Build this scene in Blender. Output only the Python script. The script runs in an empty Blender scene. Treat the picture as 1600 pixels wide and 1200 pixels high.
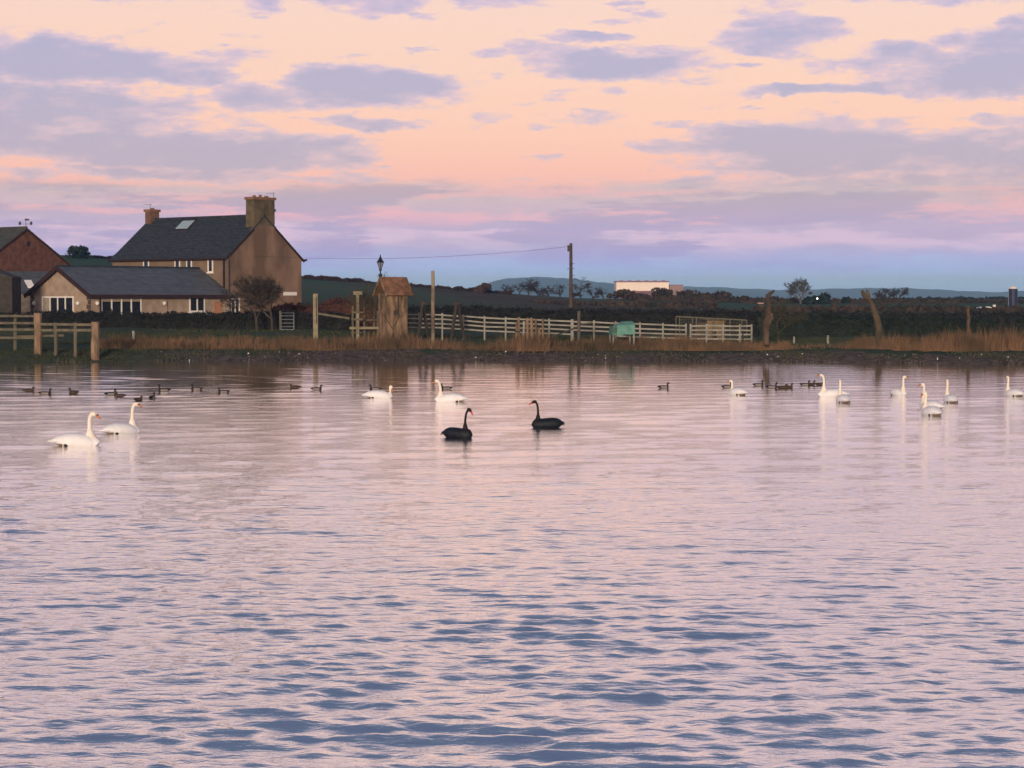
import bpy, bmesh, math, random
import numpy as np
from mathutils import Vector, Matrix
R = math.radians
random.seed(7); rng = np.random.default_rng(7)
SC = bpy.context.scene
COL = SC.collection

# ------------------------------------------------------------------ camera
F = 3300.0; CH = 3.45; TILT = math.atan(132/F)
cam_d = bpy.data.cameras.new('camera'); cam = bpy.data.objects.new('camera', cam_d); COL.objects.link(cam)
cam.location = (0, 0, CH); cam.rotation_euler = (math.pi/2 - TILT, 0, 0)
cam_d.sensor_width = 36; cam_d.lens = F/1600*36; cam_d.clip_start = .5; cam_d.clip_end = 30000
SC.camera = cam
SC.view_settings.view_transform = 'Standard'; SC.view_settings.look = 'None'
SC.view_settings.exposure = 0; SC.view_settings.gamma = 1; SC.view_settings.use_curve_mapping = False
SC.render.engine = 'CYCLES'
SC.cycles.use_denoising = True
SC.cycles.max_bounces = 6; SC.cycles.volume_bounces = 0; SC.cycles.transparent_max_bounces = 8

def srgb(r, g, b):
    f = lambda c: (c/255/12.92) if c/255 <= .04045 else ((c/255+.055)/1.055)**2.4
    return (f(r), f(g), f(b), 1)

# ------------------------------------------------------------------ sun (low, behind the camera)
SUN_EL, SUN_AZ = R(7), R(188)       # azimuth clockwise from +Y
sl = bpy.data.lights.new('sun', 'SUN'); sl.energy = 2.5; sl.angle = R(8); sl.color = (1.0, .83, .68)
sun = bpy.data.objects.new('sun', sl); COL.objects.link(sun)
sd = Vector((math.sin(SUN_AZ)*math.cos(SUN_EL), math.cos(SUN_AZ)*math.cos(SUN_EL), math.sin(SUN_EL)))
sun.rotation_euler = (-sd).to_track_quat('-Z', 'Y').to_euler(); sun.location = sd*400

# ------------------------------------------------------------------ world sky
world = bpy.data.worlds.new('World'); SC.world = world; world.use_nodes = True
WT = world.node_tree; WT.nodes.clear()
def wn(t, **k):
    n = WT.nodes.new(t)
    for a, v in k.items(): setattr(n, a, v)
    return n
def wl(s, d): WT.links.new(s, d)
def wmath(op, a, b=None, clamp=False):
    n = wn('ShaderNodeMath', operation=op, use_clamp=clamp)
    for i, v in enumerate((a, b)):
        if v is None: continue
        if isinstance(v, (int, float)): n.inputs[i].default_value = v
        else: wl(v, n.inputs[i])
    return n.outputs[0]
def wrange(v, a, b, c=0., d=1., smooth=True):
    n = wn('ShaderNodeMapRange', interpolation_type='SMOOTHSTEP' if smooth else 'LINEAR')
    n.inputs['From Min'].default_value = a; n.inputs['From Max'].default_value = b
    n.inputs['To Min'].default_value = c; n.inputs['To Max'].default_value = d
    wl(v, n.inputs['Value']); return n.outputs['Result']
def wmix(f, a, b):
    n = wn('ShaderNodeMix', data_type='RGBA')
    if isinstance(f, (int, float)): n.inputs[0].default_value = f
    else: wl(f, n.inputs[0])
    for i, v in ((6, a), (7, b)):
        if isinstance(v, tuple): n.inputs[i].default_value = v
        else: wl(v, n.inputs[i])
    return n.outputs[2]
tc = wn('ShaderNodeTexCoord'); D = tc.outputs['Generated']
sx = wn('ShaderNodeSeparateXYZ'); wl(D, sx.inputs[0])
az = wmath('ARCTAN2', sx.outputs[0], sx.outputs[1]); el = wmath('ARCSINE', sx.outputs[2])
U0 = wmath('ADD', wmath('MULTIPLY', az, F), 800.); V0 = wmath('SUBTRACT', 468., wmath('MULTIPLY', el, F))
def wnoise(scale, det=4., rough=.55, off=(0, 0, 0), zs=3.):
    mp = wn('ShaderNodeMapping'); wl(D, mp.inputs[0])
    mp.inputs['Scale'].default_value = (scale, scale, scale*zs); mp.inputs['Location'].default_value = off
    n = wn('ShaderNodeTexNoise'); n.inputs['Scale'].default_value = 1.; n.inputs['Detail'].default_value = det
    n.inputs['Roughness'].default_value = rough; wl(mp.outputs[0], n.inputs['Vector'])
    return n
nA = wnoise(17, 8., .66); nB = wnoise(26, 5., .58, (3, 5, 1), 4.5)
ds = wn('ShaderNodeSeparateXYZ'); wl(nA.outputs['Color'], ds.inputs[0])
dx = wmath('MULTIPLY', wmath('SUBTRACT', ds.outputs[0], .5), 190.)
dy = wmath('MULTIPLY', wmath('SUBTRACT', ds.outputs[1], .5), 74.)
U = wmath('ADD', U0, dx); V = wmath('ADD', V0, dy)
PV = wn('ShaderNodeCombineXYZ'); wl(U, PV.inputs[0]); wl(V, PV.inputs[1]); PV = PV.outputs[0]
# clear-sky colour by height above the horizon (units of V: 3300 per radian)
ramp = wn('ShaderNodeValToRGB'); cr = ramp.color_ramp
stops = [(0, (150, 178, 216)), (35, (158, 182, 218)), (75, (172, 184, 220)), (105, (196, 182, 214)), (150, (222, 180, 205)), (195, (246, 182, 182)),
         (260, (251, 198, 182)), (340, (252, 206, 184)), (468, (252, 214, 193)), (760, (253, 222, 194)), (960, (240, 210, 194)), (1160, (168, 154, 170)), (1450, (110, 118, 142)), (1900, (84, 100, 124)), (5200, (92, 116, 158))]
GM = 5200.
while len(cr.elements) < len(stops): cr.elements.new(.5)
for e, (p, c) in zip(cr.elements, stops): e.position = p/GM; e.color = srgb(*c)
wl(wmath('DIVIDE', wmath('SUBTRACT', 468., V0), GM, True), ramp.inputs[0])
clear = ramp.outputs[0]
# clouds: named banks seen in the photograph, then a low layered sheet, then loose wisps everywhere
blobs = [(150,106,215,30,.95),(300,125,70,18,.8),(555,140,150,32,1.),(640,138,70,18,.8),(410,155,90,24,.8),(120,185,240,38,1.),(90,225,200,34,1.),(330,242,220,28,1.),(60,160,130,26,.9),(470,238,110,14,.6),(575,198,72,11,.75),(660,190,50,9,.4),
         (765,186,44,9,.6),(905,58,55,9,.6),(830,78,100,12,.45),(975,104,130,24,1.),(1085,125,55,10,.5),(890,188,60,11,.45),(955,147,35,7,.4),
         (1200,30,60,20,.5),(1215,64,85,26,.75),(1290,70,30,14,.5),(1420,100,130,20,.75),(1530,122,150,32,1.),(1560,80,90,26,.8),(1250,145,110,9,.65),(1350,146,60,10,.6),
         (1440,8,150,16,.7),(1620,0,120,26,.7),(240,4,75,14,.55),(425,10,36,18,.5),(600,10,70,18,.5),(790,8,70,16,.5),(1200,225,120,26,.85),(1330,205,120,22,.6),(1380,245,270,34,1.),(1480,225,180,20,.8),(1580,262,190,28,1.),(1620,200,150,14,.6),
         (1030,229,60,14,.5),(1400,292,240,14,.8),(1150,290,110,16,.6),(250,278,330,13,.7),(20,246,110,14,.7),(1770,150,120,40,.9),(-150,120,160,40,.8),(-220,240,180,40,.8),(1850,250,150,30,.8)]
mask = None; zb = None
for cx, cy, rx, ry, s in blobs:
    ma = wn('ShaderNodeVectorMath', operation='MULTIPLY_ADD'); wl(PV, ma.inputs[0])
    ma.inputs[1].default_value = (1/rx, 1/ry, 0); ma.inputs[2].default_value = (-cx/rx, -cy/ry, 0)
    ln = wn('ShaderNodeVectorMath', operation='LENGTH'); wl(ma.outputs[0], ln.inputs[0])
    m = wrange(ln.outputs['Value'], 1.7, .35, 0, s)
    mask = m if mask is None else wmath('MAXIMUM', mask, m)
wisp = wrange(nB.outputs['Fac'], .52, .72, 0, .42)
far_side = wrange(wmath('ABSOLUTE', az), .28, .5)
high = wrange(V0, 0, -200); outside = wmath('MAXIMUM', far_side, high)
nC = wnoise(5, 5., .6, (9, 2, 4), 4.)
loose = wmath('MULTIPLY', wrange(nC.outputs['Fac'], .5, .64, 0, .7), outside)
mask = wmath('MAXIMUM', wmath('MAXIMUM', mask, wmath('MULTIPLY', wisp, wrange(V0, 330, 250))), loose)
raw = mask
nD = wnoise(34, 9., .62, (1, 8, 4), 3.2); nE = wnoise(11, 4., .55, (5, 1, 2), 5.)
er = wmath('ADD', wmath('MULTIPLY', wmath('SUBTRACT', nD.outputs['Fac'], .5), 2.4), wmath('MULTIPLY', wmath('SUBTRACT', nE.outputs['Fac'], .5), 1.3))
dens = wmath('ADD', mask, wmath('MULTIPLY', er, wrange(mask, .02, .3)))
mask = wrange(dens, .10, .52)
cl_a = wrange(dens, 1.0, .3)
ccol = wmix(cl_a, srgb(158, 152, 206), srgb(212, 184, 214))
hz = wrange(V0, -300, -1100)
ccol = wmix(hz, ccol, srgb(110, 122, 158))
col = wmix(wmath('MULTIPLY', mask, .94), clear, ccol)
# low sheet
sheet = wrange(wmath('ADD', V0, wmath('MULTIPLY', wmath('SUBTRACT', nA.outputs['Fac'], .5), 60.)), 278, 300, 0, .9)
nS = wnoise(5.5, 7., .62, (2, 7, 3), 11.)
bands = wn('ShaderNodeValToRGB'); br = bands.color_ramp
bs = [(.0, (150, 174, 212)), (.14, (152, 178, 216)), (.30, (160, 178, 216)), (.37, (160, 164, 206)), (.43, (190, 178, 212)), (.50, (212, 190, 218)), (.56, (206, 186, 216)), (.61, (166, 158, 202)), (.68, (168, 158, 202)), (.74, (214, 168, 196)), (.80, (220, 172, 196)), (.86, (188, 172, 206)), (1., (190, 178, 210))]
while len(br.elements) < len(bs): br.elements.new(.5)
for e, (p, c) in zip(br.elements, bs): e.position = p; e.color = srgb(*c)
vv = wmath('ADD', V0, wmath('ADD', wmath('MULTIPLY', wmath('SUBTRACT', nA.outputs['Fac'], .5), 62.), wmath('MULTIPLY', wmath('SUBTRACT', nS.outputs['Fac'], .5), 120.)))
wl(wmath('DIVIDE', wmath('SUBTRACT', 468., vv), 180., True), bands.inputs[0])
scol = wmix(wmath('MULTIPLY', wrange(nD.outputs['Fac'], .45, .66, 0, .55), wrange(V0, 440, 400)), bands.outputs[0], srgb(158, 156, 202))
nF = wnoise(8, 9., .64, (4, 3, 6), 7.); nG = wnoise(6, 7., .6, (7, 1, 9), 12.)
scol = wmix(wmath('MULTIPLY', wrange(nG.outputs['Fac'], .50, .60, 0, .6), wrange(V0, 375, 330)), scol, srgb(232, 168, 196))
scol = wmix(wmath('MULTIPLY', wrange(nF.outputs['Fac'], .485, .55, 0, .85), wrange(V0, 432, 395)), scol, srgb(142, 140, 198))
col = wmix(sheet, col, scol)
# dawn glow round the sun behind the camera, and ground colour under the horizon
dot = wn('ShaderNodeVectorMath', operation='DOT_PRODUCT'); wl(D, dot.inputs[0]); dot.inputs[1].default_value = (math.sin(SUN_AZ), math.cos(SUN_AZ), .05)
glow = wmath('MULTIPLY', wrange(dot.outputs['Value'], .2, 1.), wrange(V0, -900, 300))
col = wmix(glow, col, (1.2, .95, .82, 1))
tf = wn('ShaderNodeMix', data_type='VECTOR'); wl(wrange(V0, 370, 445), tf.inputs[0]); tf.inputs[5].default_value = (.46, 1.1, 2.6)
tg = wn('ShaderNodeMix', data_type='VECTOR'); wl(wrange(V0, 290, 380), tg.inputs[0]); tg.inputs[4].default_value = (.81, .72, .785); tg.inputs[5].default_value = (.76, .82, 1.3); wl(tg.outputs[1], tf.inputs[4])
tm = wn('ShaderNodeVectorMath', operation='MULTIPLY'); wl(col, tm.inputs[0]); wl(tf.outputs[1], tm.inputs[1]); col = tm.outputs[0]
bg = wn('ShaderNodeBackground'); wl(col, bg.inputs[0]); bg.inputs[1].default_value = 1.0
sky = wn('ShaderNodeTexSky', sky_type='NISHITA'); sky.sun_disc = False; sky.sun_elevation = R(7); sky.sun_rotation = SUN_AZ
bg2 = wn('ShaderNodeBackground'); wl(sky.outputs[0], bg2.inputs[0]); bg2.inputs[1].default_value = .05
ad = wn('ShaderNodeAddShader'); wl(bg.outputs[0], ad.inputs[0]); wl(bg2.outputs[0], ad.inputs[1])
wo = wn('ShaderNodeOutputWorld'); wl(ad.outputs[0], wo.inputs[0])
world.cycles.sampling_method = 'MANUAL'; world.cycles.sample_map_resolution = 512

# ------------------------------------------------------------------ helpers
def ray(px, py):
    x = (px-800)/F; y = (600-py)/F
    return Vector((x, math.cos(TILT)+y*math.sin(TILT), -math.sin(TILT)+y*math.cos(TILT)))
def at(px, py, Y):
    d = ray(px, py); return Vector((0, 0, CH)) + d*(Y/d.y)
def onw(px, py):
    d = ray(px, py); t = -CH/d.z; return Vector((d.x*t, d.y*t, 0))
def xat(px, Y): return at(px, 468, Y).x
def zat(py, Y): return at(800, py, Y).z

MATS = {}
def mat(name, c1, c2=None, rough=.85, scale=4., stretch=(1, 1, 1), bump=0., bscale=None, metal=0., det=5., lo=.35, hi=.65, emis=None, spec=.3):
    if name in MATS: return MATS[name]
    m = bpy.data.materials.new(name); m.use_nodes = True; nt = m.node_tree; p = nt.nodes['Principled BSDF']
    p.inputs['Roughness'].default_value = rough; p.inputs['Metallic'].default_value = metal; p.inputs['Specular IOR Level'].default_value = spec
    co = nt.nodes.new('ShaderNodeTexCoord'); mp = nt.nodes.new('ShaderNodeMapping'); mp.inputs['Scale'].default_value = stretch
    nt.links.new(co.outputs['Object'], mp.inputs[0])
    n = nt.nodes.new('ShaderNodeTexNoise'); n.inputs['Scale'].default_value = scale; n.inputs['Detail'].default_value = det; nt.links.new(mp.outputs[0], n.inputs['Vector'])
    r = nt.nodes.new('ShaderNodeValToRGB'); r.color_ramp.elements[0].position = lo; r.color_ramp.elements[1].position = hi
    r.color_ramp.elements[0].color = (*c1[:3], 1); r.color_ramp.elements[1].color = (*(c2 or [x*1.35 for x in c1])[:3], 1)
    nt.links.new(n.outputs['Fac'], r.inputs[0]); nt.links.new(r.outputs[0], p.inputs['Base Color'])
    if bump:
        b = nt.nodes.new('ShaderNodeBump'); b.inputs['Strength'].default_value = 1.; b.inputs['Distance'].default_value = bump
        n2 = nt.nodes.new('ShaderNodeTexNoise'); n2.inputs['Scale'].default_value = bscale or scale*5; n2.inputs['Detail'].default_value = 3; nt.links.new(mp.outputs[0], n2.inputs['Vector'])
        nt.links.new(n2.outputs['Fac'], b.inputs['Height']); nt.links.new(b.outputs[0], p.inputs['Normal'])
    if emis: p.inputs['Emission Color'].default_value = emis; p.inputs['Emission Strength'].default_value = 1.
    MATS[name] = m; return m

ROOT_LOC = {}
def org(parent):
    while parent is not None:
        if parent.name in ROOT_LOC: return ROOT_LOC[parent.name]
        parent = parent.parent
    return Vector((0, 0, 0))
def tag(o, label=None, cat=None, group=None, kind=None):
    if label: o['label'] = label
    if cat: o['category'] = cat
    if group: o['group'] = group
    if kind: o['kind'] = kind
    return o
def thing(name, loc, label, cat, group=None, rz=0):
    o = bpy.data.objects.new(name, None); COL.objects.link(o); o.location = loc; o.rotation_euler = (0, 0, rz)
    ROOT_LOC[o.name] = Vector(loc); o.empty_display_size = .2
    return tag(o, label, cat, group)
class MB:
    """collects shapes; build() links them as one mesh object"""
    def __init__(s): s.v = []; s.f = []; s.mi = []
    def add(s, vs, fs, mi=0):
        b = len(s.v); s.v += [tuple(v) for v in vs]; s.f += [tuple(b+i for i in f) for f in fs]; s.mi += [mi]*len(fs); return s
    def hexa(s, p, mi=0):   # 8 points: bottom ring 0-3 (ccw), top ring 4-7
        return s.add(p, [(3, 2, 1, 0), (4, 5, 6, 7), (0, 1, 5, 4), (1, 2, 6, 5), (2, 3, 7, 6), (3, 0, 4, 7)], mi)
    def box(s, c, d, rz=0., mi=0, ax=None, ay=None):
        c = Vector(c)
        ax = ax or Vector((math.cos(rz), math.sin(rz), 0)); ay = ay or Vector((-math.sin(rz), math.cos(rz), 0)); az_ = ax.cross(ay)
        x, y, z = ax*d[0]/2, ay*d[1]/2, az_*d[2]/2
        return s.hexa([c-x-y-z, c+x-y-z, c+x+y-z, c-x+y-z, c-x-y+z, c+x-y+z, c+x+y+z, c-x+y+z], mi)
    def bar(s, a, b, w, h=None, mi=0):
        a, b = Vector(a), Vector(b); h = h or w; d = b-a; L = d.length; d.normalize()
        up = Vector((0, 0, 1)) if abs(d.z) < .9 else Vector((1, 0, 0)); y = up.cross(d).normalized()
        return s.box((a+b)/2, (L, w, h), ax=d, ay=y, mi=mi)
    def tube(s, pts, rs, n=6, mi=0, cap=True):
        pts = [Vector(p) for p in pts]; b = len(s.v); m = len(pts); u = None
        if isinstance(rs, (int, float)): rs = [rs]*m
        for i, p in enumerate(pts):
            t = (pts[min(i+1, m-1)]-pts[max(i-1, 0)]).normalized()
            if u is None: u = t.orthogonal().normalized()
            else:
                u = (u - t*u.dot(t)).normalized()
            w = t.cross(u)
            for k in range(n):
                a = 2*math.pi*k/n; s.v.append(tuple(p+(u*math.cos(a)+w*math.sin(a))*rs[i]))
        for i in range(m-1):
            for k in range(n):
                s.f.append((b+i*n+k, b+i*n+(k+1) % n, b+(i+1)*n+(k+1) % n, b+(i+1)*n+k)); s.mi.append(mi)
        if cap:
            s.f.append(tuple(b+k for k in range(n))[::-1]); s.f.append(tuple(b+(m-1)*n+k for k in range(n))); s.mi += [mi, mi]
        return s
    def lathe(s, c, prof, n=10, mi=0):
        c = Vector(c); b = len(s.v); m = len(prof)
        for r, z in prof:
            for k in range(n):
                a = 2*math.pi*(k+.5)/n; s.v.append((c.x+r*math.cos(a), c.y+r*math.sin(a), c.z+z))
        for i in range(m-1):
            for k in range(n): s.f.append((b+i*n+k, b+i*n+(k+1) % n, b+(i+1)*n+(k+1) % n, b+(i+1)*n+k)); s.mi.append(mi)
        s.f.append(tuple(b+k for k in range(n))[::-1]); s.f.append(tuple(b+(m-1)*n+k for k in range(n))); s.mi += [mi, mi]
        return s
    def ell(s, c, r, n=10, m=6, mi=0, M=None):
        vs = []; c = Vector(c)
        for i in range(m+1):
            t = math.pi*i/m
            for k in range(n):
                a = 2*math.pi*k/n; v = Vector((math.cos(a)*math.sin(t)*r[0], math.sin(a)*math.sin(t)*r[1], math.cos(t)*r[2]))
                if M: v = M @ v
                vs.append(c+v)
        fs = [(i*n+k, (i+1)*n+k, (i+1)*n+(k+1) % n, i*n+(k+1) % n) for i in range(m) for k in range(n)]
        return s.add(vs, fs, mi)
    def build(s, name, mats, parent=None, smooth=False, label=None, kind=None, local=False):
        o_ = Vector((0, 0, 0)) if (local or parent is None) else org(parent)
        me = bpy.data.meshes.new(name)
        me.from_pydata([(v[0]-o_.x, v[1]-o_.y, v[2]-o_.z) for v in s.v], [], s.f)
        for m in (mats if isinstance(mats, (list, tuple)) else [mats]): me.materials.append(m)
        me.polygons.foreach_set('material_index', s.mi)
        if smooth: me.polygons.foreach_set('use_smooth', [True]*len(s.f))
        me.update()
        o = bpy.data.objects.new(name, me); COL.objects.link(o)
        if parent: o.parent = parent
        if label: o['label'] = label
        if kind: o['kind'] = kind
        return o
def npmesh(name, V_, F_, m, smooth=True):
    me = bpy.data.meshes.new(name); V_ = np.asarray(V_, dtype=np.float32); F_ = np.asarray(F_, dtype=np.int32); k = F_.shape[1]
    me.vertices.add(len(V_)); me.vertices.foreach_set('co', V_.ravel())
    me.loops.add(F_.size); me.loops.foreach_set('vertex_index', F_.ravel())
    me.polygons.add(len(F_)); me.polygons.foreach_set('loop_start', np.arange(0, F_.size, k, dtype=np.int32))
    if smooth: me.polygons.foreach_set('use_smooth', np.ones(len(F_), dtype=bool))
    for q in (m if isinstance(m, (list, tuple)) else [m]): me.materials.append(q)
    me.update(calc_edges=True); me.validate()
    o = bpy.data.objects.new(name, me); COL.objects.link(o); return o
def copy_tree(o, parent=None):
    c = o.copy(); COL.objects.link(c)
    if parent: c.parent = parent
    for ch in list(o.children): copy_tree(ch, c)
    return c

# ------------------------------------------------------------------ terrain
PXC = [-1500, 0, 120, 300, 470, 640, 900, 1200, 1600, 3100]
SHOREPY = [566, 566, 566, 564, 563.5, 563, 563.5, 565, 569, 572]
ROWS = [  # (mode, distance, heights)
 (3,  [.55, .55, .5, .5, .5, .5, .45, .45, .45, .45]),
 (15, [1.05, 1.05, 1.05, 1.0, 1.0, .85, .8, .72, .62, .6]),
 (30, [1.4, 1.4, 1.4, 1.35, 1.3, 1.05, .85, .7, .6, .6]),
 (57, [1.8, 1.8, 1.8, 1.8, 1.7, 1.3, .9, .6, .5, .5]),
 (100,[2.3, 2.3, 2.3, 2.4, 2.4, 2.0, 1.2, .8, .6, .6]),
 (180,[7.0, 6.6, 6.6, 6.0, 4.6, 3.5, 2.2, 1.7, 1.5, 1.6]),
 (280,[12.3,12.0,11.7,9.9, 7.6, 6.3, 3.2, 2.4, 2.2, 2.6]),
 (340,[12.0,11.8,11.4,9.6, 7.4, 6.2, 3.7, 2.8, 3.0, 4.5]),
 (580,[10, 10, 9.5, 8.5, 6.5, 5.0, 3.6, 3.0, 4.0, 6.0]),
 (1400,[8, 8, 7, 6, 5, 3.2, 3.0, 3.0, 3.5, 5]),
 (9000,[6, 6, 6, 6, 6, 4, 2, 2, 2, 2])]
RD = np.array([-6, -2, 0] + [r[0] for r in ROWS], float)
RT = np.array([[-1.6]*10, [-.45]*10, [-.02]*10] + [r[1] for r in ROWS], float)
def shoreY(px): return CH/ (-(ray(800, np.interp(px, PXC, SHOREPY)).z)) 
def gz(x, y):
    px = 800 + x/max(y, 1)*F
    d = y - shoreY(px)
    cols = [np.interp(d, RD, RT[:, i]) for i in range(len(PXC))]
    return float(np.interp(px, PXC, cols))
az_l = list(np.linspace(-180, -28, 30)) + list(np.linspace(-24, 24, 260)) + list(np.linspace(28, 180, 30))
r_l = [2, 6, 9, 10.5, 12, 20, 40, 70, 90, 100, 106] + list(np.arange(108, 140, .5)) + list(np.linspace(141, 200, 40)) + list(np.linspace(205, 500, 60)) + list(np.geomspace(520, 9500, 40))
Vt = []; Ct = []
for r in r_l:
    for a in az_l:
        A = R(a); x, y = r*math.sin(A), r*math.cos(A)
        w = max(0, min(1, (abs(a)-24)/60)); w = w*w*(3-2*w)
        yy = r*math.cos(min(abs(A), R(24)))
        xx = r*math.sin(max(-R(24), min(R(24), A)))
        zf = gz(xx, yy)
        sh = 9 + 60*max(0, math.cos(A)); zb_ = max(-1.2, min(1.5+.2*math.sin(a*.1), (r-sh)*.25)) + (0 if r < 300 else min(8, (r-300)*.02))
        z = zf*(1-w)+zb_*w
        if z > .3: z += .12*math.sin(x*.37+y*.21)*math.sin(y*.29-x*.13) + (.05*random.uniform(-1, 1) if r < 200 else 0)
        elif z > -.3: z += .07*math.sin(x*1.1)+.05*math.sin(x*2.7+1)+.04*random.uniform(-1, 1)
        Vt.append((x, y, z))
        px = max(-1500, min(3100, 800 + x/max(y, 1)*F))
        d = y-shoreY(px) if abs(a) < 28 else 20
        px_left = 1/(1+math.exp((px-240)/40))
        mud = (1 if d < 3.2+1.2*math.sin(x*.5)+.8*math.sin(x*1.7) else 0)*(1-px_left*.8)
        Ct.append((mud, 1 if r > 260 else 0, min(1, max(0, (r-200)/150)), 1))
nA_ = len(az_l)
Ft = [(i*nA_+j, i*nA_+j+1, (i+1)*nA_+j+1, (i+1)*nA_+j) for i in range(len(r_l)-1) for j in range(nA_-1)]
Ft = [f[::-1] for f in Ft]
gm = bpy.data.materials.new('ground'); gm.use_nodes = True; nt = gm.node_tree; P = nt.nodes['Principled BSDF']; P.inputs['Roughness'].default_value = .95; P.inputs['Specular IOR Level'].default_value = .15
def gn(t): return nt.nodes.new(t)
geo = gn('ShaderNodeNewGeometry')
def gnoise(scale, st=(1, 1, 1), det=5.):
    mp = gn('ShaderNodeMapping'); mp.inputs['Scale'].default_value = st; nt.links.new(geo.outputs['Position'], mp.inputs[0])
    n = gn('ShaderNodeTexNoise'); n.inputs['Scale'].default_value = scale; n.inputs['Detail'].default_value = det; nt.links.new(mp.outputs[0], n.inputs['Vector']); return n.outputs['Fac']
def gramp(fac, a, b, lo=.4, hi=.6):
    r = gn('ShaderNodeValToRGB'); r.color_ramp.elements[0].position = lo; r.color_ramp.elements[1].position = hi
    r.color_ramp.elements[0].color = (*a, 1); r.color_ramp.elements[1].color = (*b, 1); nt.links.new(fac, r.inputs[0]); return r.outputs[0]
def gmix(f, a, b):
    n = gn('ShaderNodeMix'); n.data_type = 'RGBA'; nt.links.new(f, n.inputs[0]); nt.links.new(a, n.inputs[6]); nt.links.new(b, n.inputs[7]); return n.outputs[2]
ca = gn('ShaderNodeVertexColor'); ca.layer_name = 'zone'; cs = gn('ShaderNodeSeparateColor'); nt.links.new(ca.outputs[0], cs.inputs[0])
grass = gmix(gnoise(.5), gramp(gnoise(3.), (.020, .040, .018), (.045, .075, .035)), gramp(gnoise(6.), (.035, .055, .03), (.07, .085, .045)))
mudc = gramp(gnoise(2.5), (.060, .047, .038), (.14, .108, .083), .35, .65)
fieldn = gramp(gnoise(.012, (1, .35, 1), 2.), (.030, .080, .038), (.055, .095, .045), .45, .55)
fieldb = gramp(gnoise(.3), (.045, .040, .028), (.075, .055, .036))
fields = gmix(gramp(gnoise(.009, (1, .5, 1), 3.), (0, 0, 0), (1, 1, 1), .49, .56), fieldn, fieldb)
c = gmix(cs.outputs[2], grass, fields); c = gmix(cs.outputs[0], c, mudc)
nt.links.new(c, P.inputs['Base Color'])
b = gn('ShaderNodeBump'); b.inputs['Distance'].default_value = .12; nt.links.new(gnoise(4.), b.inputs['Height']); nt.links.new(b.outputs[0], P.inputs['Normal'])
ground = npmesh('ground', Vt, Ft, gm)
ca_ = ground.data.color_attributes.new('zone', 'FLOAT_COLOR', 'POINT'); ca_.data.foreach_set('color', np.array(Ct, dtype=np.float32).ravel())
tag(ground, 'grass bank, meadow and far fields rising to the left behind the pond', None, None, 'structure')

# far hills
def ridge(name, Y, pts, depth, m, label):
    xs = np.linspace(pts[0][0], pts[-1][0], 260); py = np.interp(xs, [p[0] for p in pts], [p[1] for p in pts])
    py = np.convolve(np.pad(py, 6, 'edge'), np.ones(13)/13, 'valid') + .5*np.sin(xs*.11) + .3*np.sin(xs*.29+1)
    V_ = []
    prof = [(0, -.15), (.25, .35), (.6, .8), (1, 1), (1.5, .8), (2.2, 0)]
    for t, k in prof:
        yy = Y + depth*(t-1)
        for i, px in enumerate(xs):
            h = max(zat(py[i], Y), 0); V_.append(((px-800)/F*Y*(1+.12*(t-1)), yy, h*k*(1+.05*math.sin(px*.05+t*4))if t != 1 else h))
    n = len(xs); F_ = [(a*n+i, a*n+i+1, (a+1)*n+i+1, (a+1)*n+i) for a in range(len(prof)-1) for i in range(n-1)]
    return tag(npmesh(name, V_, F_, m), label, None, None, 'structure')
hillm = mat('hill_heather', (.03, .06, .05), (.045, .075, .065), scale=.004, det=6)
ridge('distant_hill', 6800, [(600, 475), (690, 462), (722, 456), (745, 446), (790, 435), (830, 432.5), (880, 434), (940, 441), (990, 447), (1060, 452), (1160, 455), (1200, 462), (1250, 470)], 700, hillm, 'long blue hazy hill beyond the tree line')
ridge('distant_hills', 7600, [(-200, 470), (400, 468), (800, 466), (950, 455), (1060, 446), (1110, 448), (1180, 452), (1260, 454), (1310, 449), (1400, 451), (1440, 450), (1465, 449), (1490, 455), (1530, 458), (1600, 455), (1700, 448), (1900, 455), (2400, 466)], 500, hillm, 'low blue hills along the right horizon')

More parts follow.
